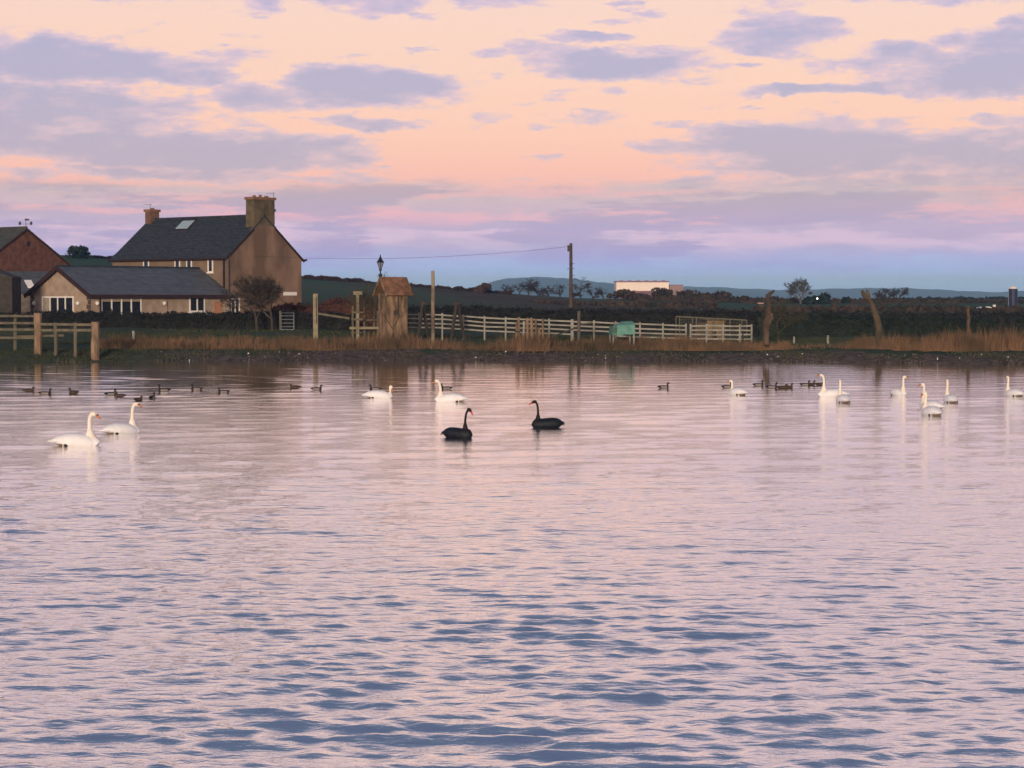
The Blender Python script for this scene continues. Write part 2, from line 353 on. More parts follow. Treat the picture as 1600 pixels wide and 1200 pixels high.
# ------------------------------------------------------------------ water
def grid_water():
    rows = [-8, -3, 2, 6, 9, 11]; y = 12.5
    while y < 124:
        rows.append(y); y += min(.16, max(.032, y*y*.000065))
    ys = np.array(rows); nc = 380
    u = np.linspace(-1, 1, nc); uu = np.where(np.abs(u) < .94, u/.94, np.sign(u)*(1+((np.abs(u)-.94)/.06)**1.5*3.5))
    X = uu[None, :]*(3.5+.30*np.maximum(ys, 0))[:, None]; Y = np.repeat(ys[:, None], nc, 1)
    Y = Y + (X*X)*0
    Z = np.zeros_like(X)
    def vn(x, y, seed):
        r = np.random.default_rng(seed); z = np.zeros_like(x)
        for _ in range(7):
            a = r.uniform(0, 6.28); k = r.uniform(.6, 1.6); z += np.sin((x*math.cos(a)+y*math.sin(a))*k+r.uniform(0, 6.28))
        return z/7*1.9
    patch = 1.02+.2*vn(X*.45, Y*.18, 5)
    amp = np.interp(ys, [0, 17, 24, 34, 50, 75, 100, 120], [1.35, 1.28, .92, .68, .50, .36, .2, .09])[:, None]*np.clip(patch, .3, 1.6)
    leftish = 1+.35*np.clip(-X/np.maximum(Y, 1)*F/700, -.6, 1); amp = amp*np.where(Y > 30, leftish, 1)
    dY = np.gradient(ys)[:, None]
    r = np.random.default_rng(3)
    wx = X+.35*vn(X*.5, Y*.5, 11); wy = Y+.30*vn(X*.6, Y*.5, 12)
    N = 90
    for i in range(N):
        lam = .14*(.8/.14)**(r.random()**1.05)
        th = math.pi/2 + R(8) + r.normal(0, R(20 if lam > .4 else 32))
        k = 2*math.pi/lam; slope = .105/math.sqrt(N)*1.5*(1.25 if .25 < lam < .55 else .78)
        w = np.clip((lam/dY-3.)/3., 0, 1)
        Z += w*slope/k*np.sin(k*(wx*math.cos(th)+wy*math.sin(th))+r.uniform(0, 6.28))
    for i in range(34):      # longer, lower undulations that still read far out
        lam = .8*(2.6/.8)**r.random(); th = math.pi/2 + R(5) + r.normal(0, R(19)); k = 2*math.pi/lam; w = np.clip((lam/dY-3.)/3., 0, 1)
        Z += w*.042/math.sqrt(34)*1.4/k*np.sin(k*(wx*math.cos(th)+wy*math.sin(th))+r.uniform(0, 6.28))*np.interp(ys, [15, 40, 80], [.28, 1.0, 1.05])[:, None]
    Z *= amp
    Z += .006*vn(X*.3, Y*.3, 20)*0
    V_ = np.stack([X, Y, Z], -1).reshape(-1, 3); n, m_ = X.shape
    idx = np.arange(n*m_).reshape(n, m_)
    F_ = np.stack([idx[:-1, :-1], idx[:-1, 1:], idx[1:, 1:], idx[1:, :-1]], -1).reshape(-1, 4)
    return V_, F_
wm = bpy.data.materials.new('pond_water'); wm.use_nodes = True; nt = wm.node_tree; nt.nodes.clear()
geo = gn('ShaderNodeNewGeometry')
out = gn('ShaderNodeOutputMaterial'); mx = gn('ShaderNodeMixShader'); df = gn('ShaderNodeBsdfDiffuse'); gl = gn('ShaderNodeBsdfGlossy'); gl.inputs['Roughness'].default_value = .035
gl.inputs['Color'].default_value = (1, .985, .985, 1)
df.inputs['Color'].default_value = (.085, .085, .085, 1)
fr = gn('ShaderNodeFresnel'); fr.inputs['IOR'].default_value = 1.36
pw = gn('ShaderNodeMath'); pw.operation = 'POWER'; nt.links.new(fr.outputs[0], pw.inputs[0]); pw.inputs[1].default_value = .09
bp = gn('ShaderNodeBump'); bp.inputs['Strength'].default_value = 1.; bp.inputs['Distance'].default_value = .02
sep = gn('ShaderNodeSeparateXYZ'); nt.links.new(geo.outputs['Position'], sep.inputs[0])   # lee of the far bank is calmer
cal = gn('ShaderNodeMapRange'); cal.inputs['From Min'].default_value = 38; cal.inputs['From Max'].default_value = 85; cal.inputs['To Min'].default_value = 1.1; cal.inputs['To Max'].default_value = .22
nt.links.new(sep.outputs[1], cal.inputs['Value']); hm_ = gn('ShaderNodeMath'); hm_.operation = 'MULTIPLY'
nt.links.new(gnoise(6.5, (.55, 1.3, 1), 5.), hm_.inputs[0]); nt.links.new(cal.outputs[0], hm_.inputs[1]); nt.links.new(hm_.outputs[0], bp.inputs['Height'])
nt.links.new(bp.outputs[0], gl.inputs['Normal']); nt.links.new(bp.outputs[0], fr.inputs['Normal'])
nt.links.new(pw.outputs[0], mx.inputs[0]); nt.links.new(df.outputs[0], mx.inputs[1]); nt.links.new(gl.outputs[0], mx.inputs[2]); nt.links.new(mx.outputs[0], out.inputs[0])
Vw, Fw = grid_water()
water = tag(npmesh('water', Vw, Fw, wm), 'rippled pond reflecting the pink dawn sky', None, None, 'structure')

# ------------------------------------------------------------------ haze
hz_b = MB().box((0, 3900, 43), (16000, 9200, 92)); hm = bpy.data.materials.new('haze'); hm.use_nodes = True; nt = hm.node_tree; nt.nodes.clear()
pv = gn('ShaderNodeVolumePrincipled'); pv.inputs['Color'].default_value = (.20, .51, 1., 1); pv.inputs['Absorption Color'].default_value = (1, 1, 1, 1); pv.inputs['Density'].default_value = .00021; pv.inputs['Anisotropy'].default_value = .15
o_ = gn('ShaderNodeOutputMaterial'); nt.links.new(pv.outputs[0], o_.inputs['Volume'])
haze = hz_b.build('haze', hm, kind='stuff'); haze['label'] = 'thin blue dawn haze over the fields'

# ------------------------------------------------------------------ materials for objects
render_tan = mat('render_tan', (.30, .235, .175), (.42, .33, .255), scale=1.6, det=9, bump=.02, bscale=60)
render_brown = mat('render_brown', (.145, .096, .066), (.27, .180, .122), scale=.6, det=8, stretch=(1, 1, .5), bump=.02, bscale=50, lo=.40, hi=.66)
render_side = mat('render_side', (.17, .125, .09), (.215, .16, .115), scale=.8, bump=.02, bscale=50)
stone_moss = mat('chimney_stone', (.07, .064, .034), (.14, .108, .064), scale=1.4, bump=.03, bscale=8)
terracotta = mat('terracotta', (.17, .085, .05), (.26, .14, .085), scale=3)
slate = mat('slate', (.020, .028, .034), (.046, .054, .060), scale=2.2, stretch=(1, 1, 3), rough=.6, bump=.03, bscale=5)
slate_pale = mat('slate_pale', (.075, .088, .10), (.115, .125, .14), scale=1.5, rough=.5, bump=.02, bscale=5)
slate_old = mat('slate_mossy', (.045, .055, .05), (.085, .08, .065), scale=1.2, rough=.8, bump=.03, bscale=6)
brick_red = mat('old_brick', (.085, .042, .032), (.15, .072, .05), scale=2.5, det=8, bump=.02, bscale=14)
fascia = mat('fascia_dark', (.030, .014, .016), (.04, .02, .02))
white_paint = mat('white_paint', (.72, .70, .66), (.80, .78, .74), rough=.5)
glass = mat('window_glass', (.012, .014, .02), (.02, .022, .03), rough=.08, spec=.5)
blind = mat('cream_blind', (.30, .26, .20), (.36, .31, .24))
sky_glass = mat('skylight_glass', (.30, .42, .45), (.36, .48, .5), rough=.15, spec=.6)
iron = mat('black_iron', (.012, .012, .015), (.02, .02, .022), rough=.5)
grey_metal = mat('galvanised', (.16, .19, .22), (.22, .25, .28), rough=.5, metal=.3)
quoin_m = mat('quoin_stone', (.06, .045, .04), (.10, .07, .055))
wood_new = mat('wood_pale', (.30, .20, .10), (.42, .29, .16), scale=3, stretch=(1, 1, .2), bump=.01)
wood_grey = mat('wood_grey', (.085, .080, .056), (.15, .13, .09), scale=3, stretch=(1, 1, .3), bump=.01)
wood_dark = mat('wood_dark', (.035, .032, .028), (.06, .052, .042), scale=3, bump=.01)
wood_brown = mat('wood_brown', (.10, .068, .042), (.29, .20, .125), scale=2.2, stretch=(1.5, 1.5, .5), bump=.03, bscale=12)
fence_pale = mat('fence_pale', (.20, .205, .175), (.33, .325, .285), scale=2, bump=.005)
shingle = mat('shingle_orange', (.15, .075, .042), (.26, .135, .075), scale=3, bump=.02, bscale=12)
bark = mat('bark', (.045, .038, .028), (.085, .07, .05), scale=3, bump=.02)
bark_moss = mat('bark_moss', (.06, .055, .03), (.11, .09, .05), scale=3, bump=.02)
snag_m = mat('snag_wood', (.045, .032, .022), (.13, .09, .062), scale=2, stretch=(1, 1, .3), bump=.04)
twig = mat('twigs', (.040, .034, .026), (.075, .062, .045), scale=1)
twig_green = mat('twigs_lichen', (.055, .058, .035), (.085, .085, .055), scale=1)
leaf_dark = mat('leaf_dark', (.010, .018, .014), (.022, .034, .022), scale=1.5)
leaf_navy = mat('leaf_blackthorn', (.012, .014, .014), (.024, .026, .022), scale=1.5)
leaf_beech = mat('leaf_beech', (.060, .024, .018), (.09, .038, .026), scale=1.5)
leaf_ever = mat('leaf_evergreen', (.010, .022, .016), (.024, .040, .026), scale=1)
reed_m = mat('reed_straw', (.050, .042, .024), (.20, .118, .068), scale=.4, det=6, lo=.3, hi=.7)
grass_m = mat('bank_grass', (.020, .034, .017), (.055, .060, .034), scale=.7, det=5)
stone_m = mat('pebble', (.05, .04, .033), (.12, .098, .08), scale=1.5)
white_m = mat('white_debris', (.6, .58, .55), (.75, .72, .68))
teal_m = mat('teal_paint', (.09, .23, .19), (.14, .31, .26), scale=3)
teal_dark = mat('teal_dark', (.07, .17, .13), (.09, .20, .16), scale=3)
straw = mat('straw_board', (.20, .145, .08), (.27, .20, .12), scale=3)
mesh_m = mat('run_mesh', (.09, .09, .07), (.14, .13, .10))

# ------------------------------------------------------------------ buildings, local frame: a along the gable, b along the long wall
AA = R(50); G = Vector((math.cos(AA), math.sin(AA), 0)); H = Vector((-math.sin(AA), math.cos(AA), 0)); ZV = Vector((0, 0, 1))
def frame(C0, g=G, h=H):
    def L(a, b, z): return Vector((C0[0], C0[1], 0)) + g*a + h*b + ZV*z
    return L
def wall_block(name, L, a0, a1, b0, b1, z0, ze, zr, m, parent, ridge='b'):
    mb = MB()
    if ridge == 'b':
        am = (a0+a1)/2
        p = [L(a0, b0, z0), L(a1, b0, z0), L(a1, b1, z0), L(a0, b1, z0), L(a0, b0, ze), L(a1, b0, ze), L(a1, b1, ze), L(a0, b1, ze), L(am, b0, zr), L(am, b1, zr)]
        mb.add(p, [(0, 1, 5, 8, 4), (1, 2, 6, 5), (2, 3, 7, 9, 6), (3, 0, 4, 7), (4, 8, 9, 7), (8, 5, 6, 9), (3, 2, 1, 0)])
    return mb.build(name, m, parent)
def slab(mb, p0, p1, p2, p3, t, mi=0):   # roof sheet from four corners, thickened downward
    n = (p1-p0).cross(p3-p0).normalized()
    if n.z < 0: n = -n
    return mb.hexa([p0-n*t, p1-n*t, p2-n*t, p3-n*t, p0, p1, p2, p3], mi)
def roof_slopes(L, a0, a1, b0, b1, ze, zr, m, parent, over=.35, verge=.2, t=.12, name='roof', courses=0):
    am = (a0+a1)/2; s = (zr-ze)/(am-a0); up = .16; out = []
    for sgn, ae in ((-1, a0), (1, a1)):
        e = ae+sgn*over; z = ze - over*s + up
        mb = MB(); slab(mb, L(e, b0-verge, z), L(am, b0-verge, zr+up), L(am, b1+verge, zr+up), L(e, b1+verge, z), t)
        o = mb.build(name, m, parent); out.append(o)
        if courses:   # slate courses: thin uneven strips proud of the slope
            cb = MB(); n = courses
            for i in range(n):
                f0, f1 = i/n, (i+1)/n+.012
                q = lambda f, b, dz: L(e+(am-e)*f, b, z+(zr+up-z)*f+dz)
                bb = b0-verge; 
                while bb < b1+verge-.01:
                    b2 = min(bb+random.uniform(.5, 1.4), b1+verge); d = random.uniform(.006, .03)
                    cb.hexa([q(f0, bb, .002), q(f1, bb, .002), q(f1, b2, .002), q(f0, b2, .002), q(f0, bb, .03+d), q(f1, bb, .004), q(f1, b2, .004), q(f0, b2, .03+d)])
                    bb = b2+.015
            cb.build('slate_courses', m, o, kind='stuff')
    rb = MB(); rb.tube([L(am, b0-verge, zr+up+.02), L(am, b1+verge, zr+up+.02)], .12, 6); rb.build('ridge_cap', m, parent)
    return out
def verge_boards(L, a0, a1, b, ze, zr, parent, over=.35, w=.3, m=None):
    am = (a0+a1)/2; s = (zr-ze)/(am-a0)
    for sgn, ae in ((-1, a0), (1, a1)):
        e = ae+sgn*over
        MB().bar(L(e, b, ze-over*s+.0), L(am, b, zr+.0), .06, w).build('verge_board', m or fascia, parent)
def gutter(L, a, b0, b1, z, parent):
    MB().tube([L(a, b0, z), L(a, b1, z)], .09, 6).build('gutter', fascia, parent)

def window(L, along, off, c, z0, w, h, panes, parent, out, name='window', blindtop=0., blindcol=-1, L_shape=False):
    """frame proud of a wall; along='a' -> wall runs along a at b=off ; 'b' -> runs along b at a=off. out=-1/+1 outward sign"""
    P_ = (lambda u, d, z: L(u, off+out*d, z)) if along == 'a' else (lambda u, d, z: L(off+out*d, u, z))
    fb = MB(); t = .11
    def bx(u0, u1, za, zb, d0, d1, mb): mb.hexa([P_(u0, d0, za), P_(u1, d0, za), P_(u1, d1, za), P_(u0, d1, za), P_(u0, d0, zb), P_(u1, d0, zb), P_(u1, d1, zb), P_(u0, d1, zb)])
    u0, u1 = c-w/2, c+w/2
    bx(u0, u1, z0+h-t, z0+h, .0, .07, fb); bx(u0, u1, z0, z0+t*.8, .0, .07, fb)
    for i in range(panes+1):
        u = u0 + (w-t)*i/panes; bx(u, u+t, z0+t*.8, z0+h-t, .0, .07, fb)
    f = fb.build(name, white_paint, parent)
    sb = MB(); bx(u0-.06, u1+.06, z0-.1, z0, .0, .14, sb); sb.build('sill', white_paint if h < 2 else quoin_m, f)
    for i in range(panes):
        ua = u0+(w-t)*i/panes+t; ub = u0+(w-t)*(i+1)/panes
        pb = MB(); bx(ua, ub, z0+t*.8, z0+h-t, .0, .02, pb); pb.build('pane', glass if i != blindcol else blind, f)
        if blindtop:
            bb = MB(); bx(ua, ub, z0+h-t-blindtop, z0+h-t, .021, .035, bb); bb.build('blind', blind, f)
    return f

C0 = Vector((-23.92, 177.4, 0)); L = frame(C0)
GW, GL = 8.66, 14.9; EZ, RZ = 6.95, 10.45; GZ = 1.3
house = thing('farmhouse', L(0, 0, 1.7), 'two storey rendered farmhouse with dark slate roof and a thick chimney on its gable', 'house')
wall_block('wall', L, 0, GW, 0, GL, GZ, EZ, RZ, [render_side], house)
gb = MB(); am = GW/2   # lighter coat of render on the gable end, 4 cm proud
pts = [(0, GZ), (GW, GZ), (GW, EZ), (am, RZ), (0, EZ)]
gb.add([L(a, -.04, z) for a, z in pts]+[L(a, .01, z) for a, z in pts], [(0, 1, 2, 3, 4), (9, 8, 7, 6, 5)]+[(i, i+5, (i+1) % 5+5, (i+1) % 5) for i in range(5)])
gb.build('gable_render', render_brown, house, label='blotchy brown rendered gable end')
# paler chimney breast stain with raised flue line
roof_slopes(L, 0, GW, 0, GL, EZ, RZ, slate, house, over=.3, verge=.08, courses=15)
sgl = (RZ-EZ)/am
for sg_, ae, stop in ((-1, 0, am-1.3), (1, GW, am+1.2)):
    e_ = ae+sg_*.3; MB().bar(L(e_, -.1, EZ-.3*sgl), L(stop, -.1, RZ-abs(am-stop)*sgl+.0), .06, .13).build('verge_board', fascia, house)
gutter(L, -.36, -.1, GL+.1, EZ-.08, house); gutter(L, GW+.36, -.1, GL+.1, EZ-.08, house)
MB().bar(L(GW+.25, -.1, EZ-.12), L(GW+.6, -.1, EZ-.05), .12, .16).build('gutter_end', fascia, house)
def chimney(b0, b1, a0, a1, zt, m, pots, capm):
    ch = MB().hexa([L(a0, b0, 9.05), L(a1, b0, 9.05), L(a1, b1, 9.05), L(a0, b1, 9.05), L(a0, b0, zt), L(a1, b0, zt), L(a1, b1, zt), L(a0, b1, zt)]).build('chimney', m, house)
    d = .10
    MB().hexa([L(a0-d, b0-d, zt), L(a1+d, b0-d, zt), L(a1+d, b1+d, zt), L(a0-d, b1+d, zt), L(a0-d, b0-d, zt+.22), L(a1+d, b0-d, zt+.22), L(a1+d, b1+d, zt+.22), L(a0-d, b1+d, zt+.22)]).build('cap_course', capm, ch)
    for (a, b, r, h) in pots: MB().lathe(L(a, b, zt+.22), [(r*1.1, 0), (r, .05), (r*.85, h-.04), (r, h)], 8).build('chimney_pot', terracotta, ch)
    return ch
c1 = chimney(-.06, .95, am-1.25, am+1.15, 11.95, stone_moss, [(am-.8, .4, .16, .16), (am-.1, .4, .15, .22), (am+.6, .4, .2, .14)], terracotta)
sb = MB(); sb.add([L(am-1.9, -.07, 9.0), L(am+1.9, -.07, 9.0), L(am+1.2, -.07, 9.75), L(am-1.25, -.07, 9.75), L(am-1.9, .0, 9.0), L(am+1.9, .0, 9.0), L(am+1.2, .0, 9.75), L(am-1.25, .0, 9.75)], [(0, 1, 2, 3), (4, 7, 6, 5), (0, 4, 5, 1), (1, 5, 6, 2), (2, 6, 7, 3), (3, 7, 4, 0)])
sb.build('chimney_shoulder', render_brown, c1)
c2 = chimney(GL-.75, GL+.0, am-.55, am+.45, 11.3, mat('chimney_brick', (.12, .07, .048), (.18, .105, .07), scale=3, bump=.02, bscale=10), [(am-.05, GL-.4, .2, .14)], terracotta)
def aerial(p, hgt, par, m=iron):
    mb = MB(); mb.tube([p, p+ZV*hgt], .025, 4); t = p+ZV*(hgt-.08); d = Vector((-1, .25, 0)).normalized()
    mb.tube([t-d*.15, t+d*.6], .018, 4)
    for i in range(6):
        c = t+d*(.12*i-.1); q = Vector((.25, 1, 0)).normalized()*.16; mb.tube([c-q, c+q], .012, 3)
    mb.build('tv_aerial', m, par)
aerial(L(am-.05, GL-.1, 11.3), .75, c2); aerial(L(am+1.27, .2, 11.3), 1.35, c1)
MB().tube([L(am+1.2, .2, 11.1), L(am+1.45, .2, 11.1)], [.05, .12], 6).build('satellite_bracket', iron, c1)
# skylight on the near slope
def slope_quad(a0, a1, b0, b1, dz):
    s = (RZ-EZ)/am; f = lambda a: EZ+.16+a*s+dz
    return [L(a0, b0, f(a0)), L(a1, b0, f(a1)), L(a1, b1, f(a1)), L(a0, b1, f(a0))]
bk = slope_quad(2.95, 4.1, 8.3, 10.1, .02); tp = slope_quad(2.95, 4.1, 8.3, 10.1, .10)
skl = MB().hexa(bk+tp).build('skylight', fascia, house)
MB().hexa(slope_quad(3.03, 3.92, 8.42, 9.98, .10)+slope_quad(3.03, 3.92, 8.42, 9.98, .12)).build('pane', sky_glass, skl)
# upstairs windows below the eaves on the long wall, and downstairs side window on the gable
for b, w in ((10.3, .75), (6.2, .7), (4.7, .7), (2.0, .65)):
    window(L, 'b', 0, b, 5.75, w, 1.12, 1, house, -1)
window(L, 'a', -.04, .85, 1.9, 1.05, 1.65, 2, house, -1)
MB().tube([L(-.12, .25, 1.4), L(-.12, .25, EZ-.1)], .09, 8).build('drainpipe', fascia, house)
MB().tube([L(-.05, -.14, 1.4), L(-.05, -.14, EZ-.15)], .12, 8).build('drainpipe', mat('pipe_grey', (.10, .08, .07)), house)
MB().bar(L(6.45, -.08, 3.95), L(8.05, -.08, 3.95), .05, .3).build('name_board', white_paint, house)
# single storey wing
EL, EW = 14.7, 7.5
EE, ER, = 3.92, 5.95
Lx = frame(L(0, 0, 0), -H, G)   # local: a' = -b , b' = a ; wing spans b' -EL..0 along -g ; a' -EW..0
# use own frame: u along wing length (towards the viewer), v across (away)
def Lw(u, v, z): return C0 - G*u + H*v + ZV*z + H*(-.35)
def LW(a, b, z): return Lw(b, a, z)
wing = thing('cottage_wing', LW(0, EL, 1.5), 'long low tan rendered wing with grey slate roof and white glazed doors', 'house wing')
mbw = MB(); vm = EW/2
p = [LW(0, 0, GZ), LW(0, EL, GZ), LW(EW, EL, GZ), LW(EW, 0, GZ), LW(0, 0, EE), LW(0, EL, EE), LW(EW, EL, EE), LW(EW, 0, EE), LW(vm, 0, ER), LW(vm, EL, ER)]
mbw.add(p, [(0, 4, 5, 1), (1, 5, 9, 6, 2), (2, 6, 7, 3), (3, 7, 8, 4, 0), (4, 8, 9, 5), (8, 7, 6, 9), (0, 1, 2, 3)])
mbw.build('wall', render_tan, wing)
s = (ER-EE)/vm
for sg, e, zb_ in ((-1, -.4, EE-.4*s+.14), (1, EW+.4, EE-.4*s+.14)):
    ro = slab(MB(), LW(e, -.0, zb_), LW(vm, -.0, ER+.14), LW(vm, EL+.35, ER+.14), LW(e, EL+.35, zb_), .12).build('roof', slate_pale, wing)
    cb = MB(); n = 10
    for i in range(n):
        f0, f1 = i/n, (i+1)/n+.01; bb = 0.
        while bb < EL+.34:
            b2 = min(bb+random.uniform(.6, 1.6), EL+.35); d = random.uniform(.004, .02)
            q = lambda f, b, dz: LW(e+(vm-e)*f, b, zb_+(ER+.14-zb_)*f+dz)
            cb.hexa([q(f0, bb, .002), q(f1, bb, .002), q(f1, b2, .002), q(f0, b2, .002), q(f0, bb, .025+d), q(f1, bb, .004), q(f1, b2, .004), q(f0, b2, .025+d)]); bb = b2+.012
    cb.build('slate_courses', slate_pale, ro, kind='stuff')
MB().tube([LW(vm, 0, ER+.16), LW(vm, EL+.35, ER+.16)], .1, 6).build('ridge_cap', slate, wing)
for e in (-.4, EW+.4): MB().bar(LW(e, EL+.38, EE-.4*s-.02), LW(vm, EL+.38, ER+.0), .06, .34).build('verge_board', fascia, wing)
MB().bar(LW(-.44, .0, EE-.4*s), LW(-.44, EL+.4, EE-.4*s), .12, .26).build('gutter', fascia, wing)
MB().tube([LW(-.12, EL-.9, GZ), LW(-.12, EL-.9, EE-.3)], .08, 6).build('drainpipe', fascia, wing)
def wwin(on, c, z0, w, h, n, **k):
    if on == 'long': return window(lambda a, b, z: LW(a, b, z), 'b', 0, c, z0, w, h, n, wing, -1, **k)
    return window(lambda a, b, z: LW(a, b, z), 'a', EL, c, z0, w, h, n, wing, 1, **k)
def ulong(px):   # distance u along the wing's long wall that shows at px
    r_ = (px-800)/F; B = C0 - H*.35; return (B.x-r_*B.y)/(G.x-r_*G.y)
def vgab(px):
    r_ = (px-800)/F; B = C0-H*.35-G*EL; return -(B.x-r_*B.y)/(H.x-r_*H.y)
u0, u1 = ulong(158), ulong(221); wwin('long', (u0+u1)/2, 1.75, abs(u1-u0), 1.9, 4, blindtop=.25)
u0, u1 = ulong(296), ulong(320); wwin('long', (u0+u1)/2, 2.45, abs(u1-u0), 1.22, 2)
v0, v1 = vgab(116), vgab(67); wwin('gable', (v0+v1)/2, 1.75, abs(v1-v0), 1.95, 4, blindcol=3)
for px in (151, 256): 
    q = LW(0, ulong(px), 3.15) - H*.12; w_ = MB().ell(q, (.17, .17, .17), 8, 5).build('bulkhead_lamp', white_paint, wing, smooth=True)
for px in (56, 124):
    q = LW(vgab(px), EL, 3.15) - G*.12; MB().ell(q, (.17, .17, .17), 8, 5).build('bulkhead_lamp', white_paint, wing, smooth=True)
for v in (0, EW):
    for i in range(6):
        w_ = .42 if i % 2 else .26; vv_ = v+(w_/2-.02 if v == 0 else -w_/2+.02)
        MB().box(LW(vv_, EL+.02, 1.6+i*.37+.17), (.08, w_, .34), ax=G*-1, ay=H).build('quoin', quoin_m, wing)
uu = ulong(262); MB().box(LW(-.015, uu, 2.5), (.05, .05, 2.6), ax=G, ay=H).build('render_joint', render_side, wing)
uu = ulong(341); MB().box(LW(-.015, uu, 2.6), (.9, .05, 1.4), ax=G, ay=H).build('brick_patch', mat('brick_orange', (.36, .17, .09), (.42, .22, .13), scale=6), wing)

# brick barn on the left
LB = frame((-47.5, 190, 0))
barn = thing('brick_barn', LB(0, 0, 1.9), 'dark red brick barn with a plain gable and weathervane behind the low wing', 'barn')
BW_, BL_, BE, BR = 9.45, 14, 6.75, 9.85
wall_block('wall', LB, 0, BW_, 0, BL_, GZ, BE, BR, brick_red, barn)
roof_slopes(LB, 0, BW_, 0, BL_, BE, BR, slate_old, barn, over=.25, verge=.12, courses=12)
verge_boards(LB, 0, BW_, -.12, BE, BR, barn, over=.25, w=.12)
sb = MB().box(LB(BW_/2+.25, -.03, 8.55), (.3, .08, .45), ax=G, ay=H); sb.build('vent_slit', iron, barn)
wv = MB(); t = LB(BW_/2, 0, BR+.15); wv.tube([t, t+ZV*.9], .03, 4); wv.tube([t+ZV*.35-Vector((.6, 0, 0)), t+ZV*.35+Vector((.5, 0, 0))], .025, 4)
for dx_ in (-.55, .48): wv.ell(t+ZV*.42+Vector((dx_, 0, 0)), (.12, .03, .18), 6, 4)
wv.box(t+ZV*.75+Vector((.1, 0, 0)), (.4, .03, .16)); wv.build('weathervane', iron, barn)
# low outbuilding with rooflight, in front of the barn
yo = 178; x0, x1 = xat(-60, yo), xat(72, yo)
ob = thing('low_outbuilding', (x0, yo, 1.7), 'low outbuilding with old slate roof and one white rooflight below the barn', 'outbuilding')
zE, zR = zat(456, yo), zat(424, yo+3)
MB().box(((x0+x1)/2, yo+3, (zE+1.2)/2), (x1-x0, 6, zE-1.2)).build('wall', mat('stone_grey', (.12, .10, .085), (.2, .165, .14), scale=3), ob)
for sg in (1, -1):
    ye = yo-.25 if sg == 1 else yo+6.25
    slab(MB(), Vector((x0, ye, zE-.1)), Vector((x1, ye, zE-.1)), Vector((x1, yo+3, zR)), Vector((x0, yo+3, zR)), .1).build('roof', mat('slate_dull', (.055, .065, .075), (.085, .095, .10), scale=2), ob)
def oq(px0, px1, f0, f1, dz):
    y0, y1 = yo-.25+3.25*f0, yo-.25+3.25*f1; z0, z1 = zE-.1+(zR-zE+.1)*f0+dz, zE-.1+(zR-zE+.1)*f1+dz
    return [Vector((xat(px0, y0), y0, z0)), Vector((xat(px1, y0), y0, z0)), Vector((xat(px1-6, y1), y1, z1)), Vector((xat(px0-6, y1), y1, z1))]
MB().hexa(oq(44, 55, .22, .55, .02)+oq(44, 55, .22, .55, .09)).build('skylight', white_paint, ob)
# dark shed at the left edge
ys_ = 163; x0, x1 = xat(-60, ys_), xat(19, ys_)
sh = thing('dark_shed', (x0, ys_, 1.5), 'near black timber shed cut off by the left edge of the view', 'shed')
zE, zR = zat(432, ys_), zat(417, ys_)
MB().box(((x0+x1)/2, ys_+1.5, (zE+1.2)/2), (x1-x0, 3, zE-1.2)).build('wall', wood_dark, sh)
xm = (x0+x1)/2
for e in (x0-.1, x1+.1): slab(MB(), Vector((e, ys_-.2, zE-.1)), Vector((xm, ys_-.2, zR)), Vector((xm, ys_+3.2, zR)), Vector((e, ys_+3.2, zE-.1)), .08).build('roof', wood_dark, sh)

